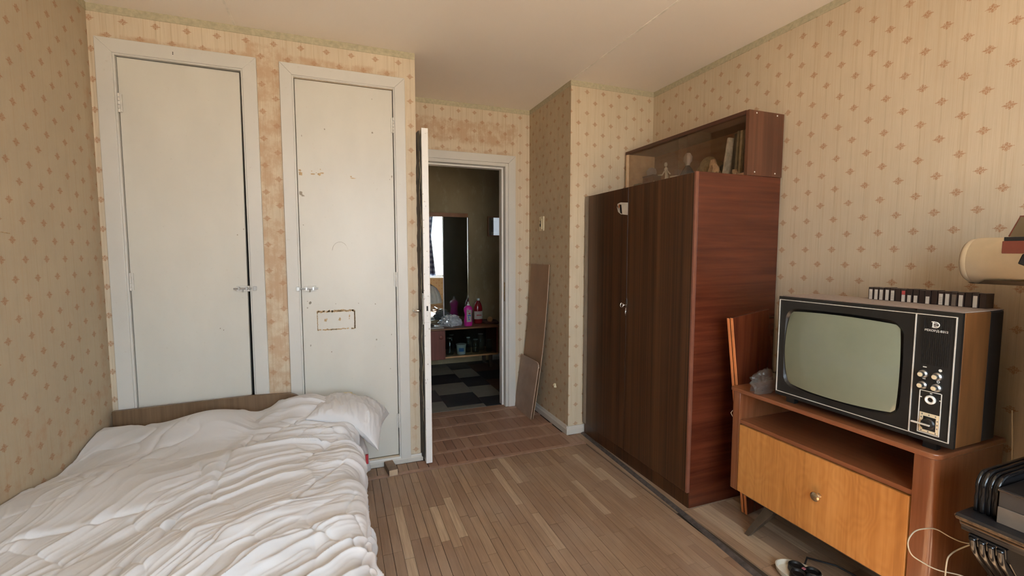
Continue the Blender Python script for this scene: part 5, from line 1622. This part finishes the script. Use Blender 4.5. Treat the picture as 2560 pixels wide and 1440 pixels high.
recenter(o); tag(o, 'white pillow poking out beside the duvet, its corner drooping off the bed', 'pillow')
o = crumple('x', (0.015, 2.70, 0.462), (0.055, 0.028, 0.028), None, 7.7, 0.3).build('yellow_cloth', M['yellow_cloth'], smooth=True)
recenter(o); tag(o, 'pale yellow cloth peeping out behind the white pillow', 'cloth')

# ================================================================== LEANING BOARDS, SWITCH, BLOCK
# tall thin bowed board against the niche side wall
ny, nz = 10, 40
def bowed(name, lab, ytop, ybot, ztop, xt, xb, bow, mat, emat, th, round_c=0.0, grp=None):
    t = thing(name, lab, 'board', ((xt + xb) / 2, (ybot[0] + ybot[1]) / 2, 0), grp)
    def pt(u, v, off):
        y = (ytop[0] * v + ybot[0] * (1 - v)) * (1 - u) + (ytop[1] * v + ybot[1] * (1 - v)) * u
        x = xb + (xt - xb) * (v + bow * math.sin(PI * v)) - off
        z = ztop * v
        if round_c:     # rounded upper near corner
            yy = min(u * abs(ytop[1] - ytop[0]), 9)
            e = round_c
            duy = abs(ytop[1] - ytop[0]) * (1 - u)
            if duy < e:
                z = min(z, ztop - e + math.sqrt(max(0, e * e - (e - duy) ** 2)) if v > 0.5 else z)
        return (x, y, z)
    us = list(np.linspace(0, 0.85, 8)) + list(np.linspace(0.88, 1, 8))
    vs_ = list(np.linspace(0, 1, 26))
    vs, fs = [], []
    m = len(vs_)
    for off in (0.0, th):
        for u in us:
            for v in vs_:
                vs.append(pt(u, v, off))
    N = len(us) * m
    for i in range(len(us) - 1):
        for j in range(m - 1):
            a = i * m + j
            fs += [(a, a + m, a + m + 1, a + 1), (N + a, N + a + 1, N + a + m + 1, N + a + m)]
    for j in range(m - 1):
        fs += [(j, j + 1, N + j + 1, N + j), ((len(us) - 1) * m + j, N + (len(us) - 1) * m + j, N + (len(us) - 1) * m + j + 1, (len(us) - 1) * m + j + 1)]
    for i in range(len(us) - 1):
        a = i * m
        fs += [(a, N + a, N + a + m, a + m), (a + m - 1, a + 2 * m - 1, N + a + 2 * m - 1, N + a + m - 1)]
    MB().add(vs, fs).build('sheet', mat, t, smooth='auto')
    # pale edge
    e = [pt(1.0, v, th / 2) for v in vs_]
    MB().tube([(p[0], p[1] - 0.0012, p[2]) for p in e], th * 0.5, 6).build('edge', emat, t, smooth=True)
bowed('hardboard_sheet', 'tall narrow bowed brown hardboard sheet leaning beside the doorway', (3.47, 3.125), (3.53, 3.185), 1.215, 1.507, 1.402, 0.20, M['board'], M['board_edge'], 0.005)
bowed('plywood_offcut', 'short dusty brown board with a rounded corner in front of the tall sheet', (3.515, 3.16), (3.535, 3.185), 0.450, 1.442, 1.385, 0.0, M['board2'], M['board_edge'], 0.007, 0.04)

sw = thing('light_switch', 'yellowed light switch on the narrow niche wall beside the doorway', 'light switch', (XN, 3.28, 1.53))
bx(XN - 0.004, XN - 0.0003, 3.205, 3.345, 1.455, 1.600).build('wallpaper_patch', M['wp_return'], sw) if False else None
bx(XN - 0.010, XN - 0.0003, 3.238, 3.318, 1.478, 1.592).build('plate', M['ivory'], sw, bevel=0.004)
bx(XN - 0.016, XN - 0.0101, 3.258, 3.300, 1.492, 1.572).build('rocker_frame', M['ivory'], sw, bevel=0.002)
bx(XN - 0.019, XN - 0.0162, 3.268, 3.288, 1.512, 1.556).build('rocker', M['tv_black2'], sw, bevel=0.002)
bx(XN - 0.021, XN - 0.0192, 3.272, 3.283, 1.534, 1.552).build('rocker_tip', M['tv_cream'], sw, bevel=0.001)
o = crumple('x', (XN - 0.006, 3.027, 0.288), (0.010, 0.020, 0.020), None, 3.9, 0.5, 3).build('plaster_lump', P_('bare_plaster', (0.72, 0.62, 0.42), rough=0.9))
recenter(o); tag(o, 'small pale plaster lump on the niche wall low behind the corner', 'plaster')
Mt = Matrix.Translation((0.262, 2.695, 0.0015)) @ Matrix.Rotation(math.radians(7), 4, 'Z')
bl = thing('wood_block', 'small rough wooden block on the floor by the skirting below the narrow closet door', 'block', (0.262, 2.695, 0))
MB().box(-0.026, 0.026, -0.058, 0.075, 0, 0.036, Mt).build('block', P_('grey_old_wood', (0.22, 0.155, 0.105), rough=0.8, var=0.3), bl, bevel=0.003)
MB().box(-0.0245, 0.0245, -0.0595, -0.0582, 0.0015, 0.0345, Mt).build('cut_end', P_('pale_cut_wood', (0.52, 0.38, 0.25), rough=0.8), bl)
o = MB().tube([(XL + 0.002, 2.05, 1.372), (XL + 0.002, 2.09, 1.374), (XL + 0.002, 2.13, 1.371)], 0.0018, 6).build('wall_tear', M['chip'])
tag(recenter(o), 'thin dark tear in the wallpaper of the left wall', 'tear')

# ================================================================== POWER STRIP & CORDS
ps = thing('power_strip', 'black round-socket extension block in a cream tray on the floor under the cabinet', 'power strip', (1.76, 1.24, 0))
ring = []
tray = MB().lathe([(0, 0), (0.085, 0), (0.100, 0.012), (0.104, 0.030), (0.099, 0.030), (0.094, 0.012), (0, 0.006)], (0, 0, 0), n=36)
Mt = Matrix.Translation((1.690, 1.188, 0.0015)) @ Matrix.Rotation(math.radians(20), 4, 'Z') @ Matrix.Diagonal((0.62, 0.86, 1, 1))
tray.v = [tuple(Mt @ Vector(v)) for v in tray.v]
tray.build('tray', M['cream'], ps, smooth='auto')
for dx, dy in ((0.018, 0.030), (-0.018, -0.005), (0.045, -0.020), (0.008, -0.048)):
    s_k = MB().lathe([(0, 0.008), (0.027, 0.008), (0.030, 0.014), (0.029, 0.034), (0.026, 0.037), (0.022, 0.035), (0.019, 0.029), (0, 0.029)], (1.690 + dx, 1.188 + dy, 0.0015), n=26).build('socket', M['tv_black2'], ps, smooth='auto')
bx(1.700, 1.713, 1.180, 1.192, 0.0405, 0.045).build('switch', P_('pink_switch', (0.45, 0.13, 0.16)), ps, bevel=0.002)
MB().tube([(1.72, 1.20, 0.02), (1.80, 1.24, 0.03), (1.89, 1.18, 0.012), (1.92, 1.05, 0.006), (1.96, 0.90, 0.006), (2.05, 0.80, 0.006)], 0.004, 8).build('cable', M['black_cord'], ps, smooth=True)

def spline(pts, k=8):
    out = []
    P = [Vector(p) for p in pts]
    P = [P[0] * 2 - P[1]] + P + [P[-1] * 2 - P[-2]]
    for i in range(1, len(P) - 2):
        for j in range(k):
            t = j / k
            a, b, c_, d_ = P[i - 1], P[i], P[i + 1], P[i + 2]
            out.append(0.5 * ((2 * b) + (c_ - a) * t + (2 * a - 5 * b + 4 * c_ - d_) * t ** 2 + (3 * b - a - 3 * c_ + d_) * t ** 3))
    out.append(P[-2])
    return out
def pxY(u, v, Y):
    rr_ = R @ Vector(((u - 1280) / FPX, (v - 720) / FPX, 1.0))
    q = rr_ * (Y / rr_[1])
    return (q[0], Y, q[2] + 1.30)
c1 = [pxY(2434, 1330, .70), pxY(2434, 1357, .70), pxY(2405, 1355, .715), pxY(2375, 1342, .73), pxY(2340, 1323, .745), pxY(2310, 1322, .75), pxY(2285, 1330, .755), pxY(2270, 1355, .755), pxY(2278, 1385, .75), pxY(2305, 1405, .74), pxY(2345, 1425, .72), pxY(2400, 1438, .70), pxY(2440, 1455, .68)]
c1 = [(p[0], p[1], max(p[2], 0.006)) for p in c1]
o = MB().tube(spline(c1), 0.0017, 8).build('loose_cord', M['cord'], smooth=True)
recenter(o); tag(o, 'thin cream cord looping in the air in front of the cabinet corner', 'cord')
c2 = [pxY(2441, 1359, .693), pxY(2425, 1362, .695), pxY(2395, 1374, .71), pxY(2378, 1385, .71), pxY(2368, 1400, .71), pxY(2363, 1440, .71), pxY(2362, 1470, .71), pxY(2362, 1600, .72)]
c2 = [(p[0], p[1], max(p[2], 0.004)) for p in c2]
o = MB().tube(spline(c2), 0.0019, 8).build('loose_cord', M['cord'], smooth=True)
recenter(o); tag(o, 'cream cord hanging straight down to the floor between cabinet and piano', 'cord')
c3 = [pxY(2478, 1384, .60), pxY(2492, 1400, .60), pxY(2505, 1420, .60), pxY(2514, 1445, .60), pxY(2518, 1500, .60)]
o = MB().tube(spline(c3), 0.0022, 8).build('loose_cord', M['cord'], smooth=True)
recenter(o); tag(o, 'short pale cord under the piano keyboard at the picture\'s lower right corner', 'cord')
o = MB().tube(spline([(2.0, 0.745, 0.80), (2.01, 0.74, 0.66), (2.0, 0.735, 0.5), (2.02, 0.73, 0.30), (2.0, 0.73, 0.006)]), 0.0020, 8).build('loose_cord', M['cord'], smooth=True)
recenter(o); tag(o, 'pale cord dropping behind the television towards the floor', 'cord')

# ================================================================== PIANO
PY1, PY0, PXB = 0.650, -0.78, 2.16
pn = thing('piano', 'black upright piano with fluted rounded arms along the right wall', 'piano', (1.85, 0.0, 0))
PXU = 1.815        # front of the upper case
for a, b in ((PY1 - 0.045, PY1 - 0.012), (PY0 + 0.012, PY0 + 0.045)):
    bx(PXU, PXB, a, b, 0.0, 1.175).build('side_panel', M['piano_top'], pn, bevel=0.003)
bx(PXU - 0.02, PXB, PY0, PY1, 1.1755, 1.20).build('lid', M['piano'], pn, bevel=0.004)
bx(PXU + 0.012, PXU + 0.03, PY0 + 0.046, PY1 - 0.046, 0.76, 1.174).build('upper_panel', M['piano'], pn)
bx(PXU + 0.02, PXU + 0.04, PY0 + 0.046, PY1 - 0.046, 0.10, 0.56).build('lower_panel', M['piano'], pn)
bx(PXB - 0.02, PXB - 0.001, PY0 + 0.046, PY1 - 0.046, 0.10, 1.174).build('back_panel', M['piano_top'], pn)
bx(PXU - 0.01, PXB, PY0 + 0.046, PY1 - 0.046, 0.0, 0.095).build('bottom_rail', M['piano'], pn)
# key bed with moulded worn edge
KX = 1.520
mb = MB()
prof = [(KX + 0.030, 0.560), (PXU, 0.560), (PXU, 0.612), (KX + 0.004, 0.612), (KX - 0.002, 0.608), (KX - 0.003, 0.602), (KX + 0.004, 0.597), (KX + 0.018, 0.588), (KX + 0.022, 0.578), (KX + 0.030, 0.570)]
mb.prism(prof, 'y', PY0, PY1 + 0.006)
mb.build('key_bed', M['piano_top'], pn, bevel=0.001)
MB().tube([(KX - 0.001, PY0, 0.602), (KX - 0.001, PY1 + 0.003, 0.602), (KX + 0.008, PY1 + 0.008, 0.602), (PXU, PY1 + 0.008, 0.602)], 0.0045, 8).build('worn_edge', M['piano_worn'], pn, smooth=True)
MB().tube([(KX + 0.020, PY0, 0.584), (KX + 0.020, PY1 + 0.003, 0.584)], 0.003, 8).build('worn_edge', M['piano_worn'], pn, smooth=True)
# arms: core block + five fluted ribs running over the rounded end
AX = 1.572
for (y0, y1) in ((0.596, PY1 - 0.002), (PY0 + 0.002, PY0 + 0.056)):
    w = y1 - y0
    top, bot, rc_ = 0.722, 0.613, 0.035
    poly = [(AX + 0.008, bot), (PXU, bot), (PXU, top - 0.006)]
    arcp = [(AX + 0.008 + rc_ - rc_ * math.sin(a), top - 0.006 - rc_ + rc_ * math.cos(a)) for a in np.linspace(0, PI / 2, 8)]
    MB().prism(poly + arcp, 'y', y0 + 0.004, y1 - 0.004).build('arm', M['piano_top'], pn, smooth='auto')
    nr = 4
    for k in range(nr):
        yy = y0 + w * (k + 0.5) / nr
        rr_ = w / nr * (0.46 if k % 2 == 0 else 0.36)
        path = [(PXU, yy, top - 0.004)] + [(AX + 0.045 - 0.038 * math.sin(a), yy, top - 0.042 + 0.038 * math.cos(a)) for a in np.linspace(0, PI / 2, 9)]
        path += [(AX + 0.0070 + (0.002 if i < 2 else 0.0), yy, top - 0.045 - i * (top - 0.045 - bot) / 5) for i in range(1, 6)]
        MB().tube(path, [rr_] * 10 + [rr_ * 0.9] + [rr_] * (len(path) - 11), 10).build('fluting', M['piano'], pn, smooth=True)
# closed fallboard / keyslip between the arms
bx(KX + 0.040, KX + 0.060, PY0 + 0.060, 0.5925, 0.6125, 0.655).build('key_slip', M['felt'], pn, bevel=0.001, label='bare brown key slip strip')
bx(KX + 0.043, KX + 0.060, PY0 + 0.060, 0.5925, 0.6555, 0.695).build('fallboard_front', M['felt_dark'], pn, bevel=0.001)
bx(KX + 0.036, PXU + 0.01, PY0 + 0.060, 0.5925, 0.6955, 0.704).build('fallboard', M['piano_top'], pn, bevel=0.002)
MB().tube([(KX + 0.036, PY0 + 0.062, 0.700), (KX + 0.036, 0.592, 0.700)], 0.0022, 8).build('bright_edge', M['chrome'], pn, smooth=True)
# carved console bracket under the key bed
for yc_ in (0.600, PY0 + 0.05):
    prof = [(1.545, 0.559), (1.80, 0.559), (1.80, 0.16), (1.768, 0.20), (1.745, 0.30), (1.70, 0.37), (1.655, 0.43), (1.61, 0.47), (1.575, 0.51), (1.552, 0.53)]
    MB().prism(prof, 'y', yc_ - 0.035, yc_ + 0.040).build('bracket', M['piano'], pn, bevel=0.004)
    for k in range(4):
        yy = yc_ - 0.025 + k * 0.018
        MB().tube(spline([(1.545, yy, 0.552), (1.56, yy, 0.515), (1.60, yy, 0.472), (1.65, yy, 0.425), (1.70, yy, 0.362), (1.745, yy, 0.29), (1.765, yy, 0.20)], 5), 0.008, 8).build('fluting', M['piano'], pn, smooth=True)
    bx(1.70, 1.83, yc_ - 0.045, yc_ + 0.05, 0.0, 0.16).build('foot_block', M['piano'], pn, bevel=0.004)
# paper roll and record player on the piano
mb = MB()
ax0, ax1 = Vector((1.985, 0.850, 1.2765)), Vector((1.985, 0.02, 1.2765))
mb.lathe([(0.060, 0.0), (0.0735, 0.0), (0.0750, -0.002), (0.0748, -0.83), (0.060, -0.83), (0.060, 0.0)], (ax0.x, ax0.y, ax0.z), axis='y', n=44)
t = thing('paper_roll', 'thick roll of cream paper lying on the piano, its end overhanging', 'paper roll', (1.985, 0.44, 1.2015))
mb.build('roll', M['paper_roll'], t, smooth='auto')
mb = MB().lathe([(0.062, -0.004), (0.066, 0.020), (0.072, 0.012), (0.0738, -0.004)], (ax0.x, ax0.y, ax0.z), axis='y', n=44)
mb.build('inner_sheet', M['paper_roll'], t, smooth=True)
vs = []
for i in range(8):
    a = -PI / 2 - 0.1 + i * 0.12
    for y in (0.846, 0.25):
        k = 0.0758 + 0.0014 * i
        vs.append((1.985 + k * math.cos(-a + PI), y + (0.0 if y < .5 else 0.03 - 0.01 * i), 1.2775 + k * math.sin(a) + 0.001))
MB().add(vs, [(2 * i, 2 * i + 1, 2 * i + 3, 2 * i + 2) for i in range(7)]).build('loose_sheet', M['felt'], t, smooth=True)

rp = thing('record_player', 'red-brown record player with a tinted lid on the piano at the right edge', 'record player', (1.81, 0.5, 1.2005))
RX, RY = 1.735, 0.695
bx(RX + 0.02, RX + 0.155, 0.30, RY - 0.045, 1.2005, 1.2655).build('support', M['tv_black2'], rp)
mb = MB().prism([(RY - 0.038, 1.2995), (RY - 0.030, 1.272), (RY - 0.045, 1.266), (0.30, 1.266), (0.30, 1.2995)], 'x', RX + 0.01, RX + 0.15)
mb.build('base', M['tv_black2'], rp, bevel=0.003)
bx(RX, RX + 0.16, 0.30, RY, 1.300, 1.335).build('plinth', M['turn_wood'], rp, bevel=0.002)
bx(RX + 0.001, RX + 0.16, 0.30, RY - 0.003, 1.3352, 1.346).build('deck', M['tv_black2'], rp, bevel=0.001)
lid = MB()
zl0, zl1 = 1.3465, 1.402
yA, yB = RY - 0.012, RY - 0.028
lid.add([(RX + .003, yA, zl0), (RX + .158, yA, zl0), (RX + .150, yB, zl1), (RX + .012, yB, zl1), (RX + .003, .30, zl0), (RX + .158, .30, zl0), (RX + .150, .30, zl1), (RX + .012, .30, zl1)],
        [(0, 1, 2, 3), (0, 3, 7, 4), (1, 5, 6, 2), (3, 2, 6, 7)])
lid.build('dust_cover', M['smoked'], rp)
MB().tube([(RX + .003, yA, zl0 + .001), (RX + .012, yB, zl1), (RX + .012, .30, zl1)], 0.0018, 6).tube([(RX + .012, yB, zl1), (RX + .150, yB, zl1), (RX + .158, yA, zl0 + .001)], 0.0018, 6).build('cover_rim', M['turn_wood'], rp, smooth=True)
MB().lathe([(0, 0), (0.05, 0), (0.05, 0.006), (0.008, 0.007), (0.006, 0.016), (0, 0.016)], (RX + 0.08, 0.55, 1.3465), n=28).build('platter', M['tv_black'], rp, smooth='auto')

# curtain by the window (seen in the hall mirror)
nn, mm = 120, 40
uu, vv = np.meshgrid(np.linspace(0, 1, nn), np.linspace(0, 1, mm), indexing='ij')
P = np.stack([0.90 + 0.24 * uu * (0.65 + 0.35 * np.abs(vv - 0.4) * 2), YW + 0.10 + 0.028 * np.sin(uu * 46) * (0.5 + 0.5 * vv), 2.38 - 1.62 * vv], -1)
cu = grid_obj('plaid_curtain', P, M['plaid'])
tag(cu, 'blue plaid curtain hanging at the window, seen in the hall mirror', 'curtain')
rd_ = thing('curtain_rod', 'thin white curtain rod above the window behind the viewer', 'curtain rod', (0.5, YW + 0.09, 2.38))
MB().tube([(WX0 - 0.05, YW + 0.10, 2.395), (WX1 + 0.1, YW + 0.10, 2.395)], 0.010, 10).build('rod', M['whitep'], rd_, smooth=True)
for q in (WX0, WX1):
    MB().tube([(q, YW + 0.10, 2.395), (q, YW, 2.395)], 0.006, 8).build('bracket', M['whitep'], rd_, smooth=True)
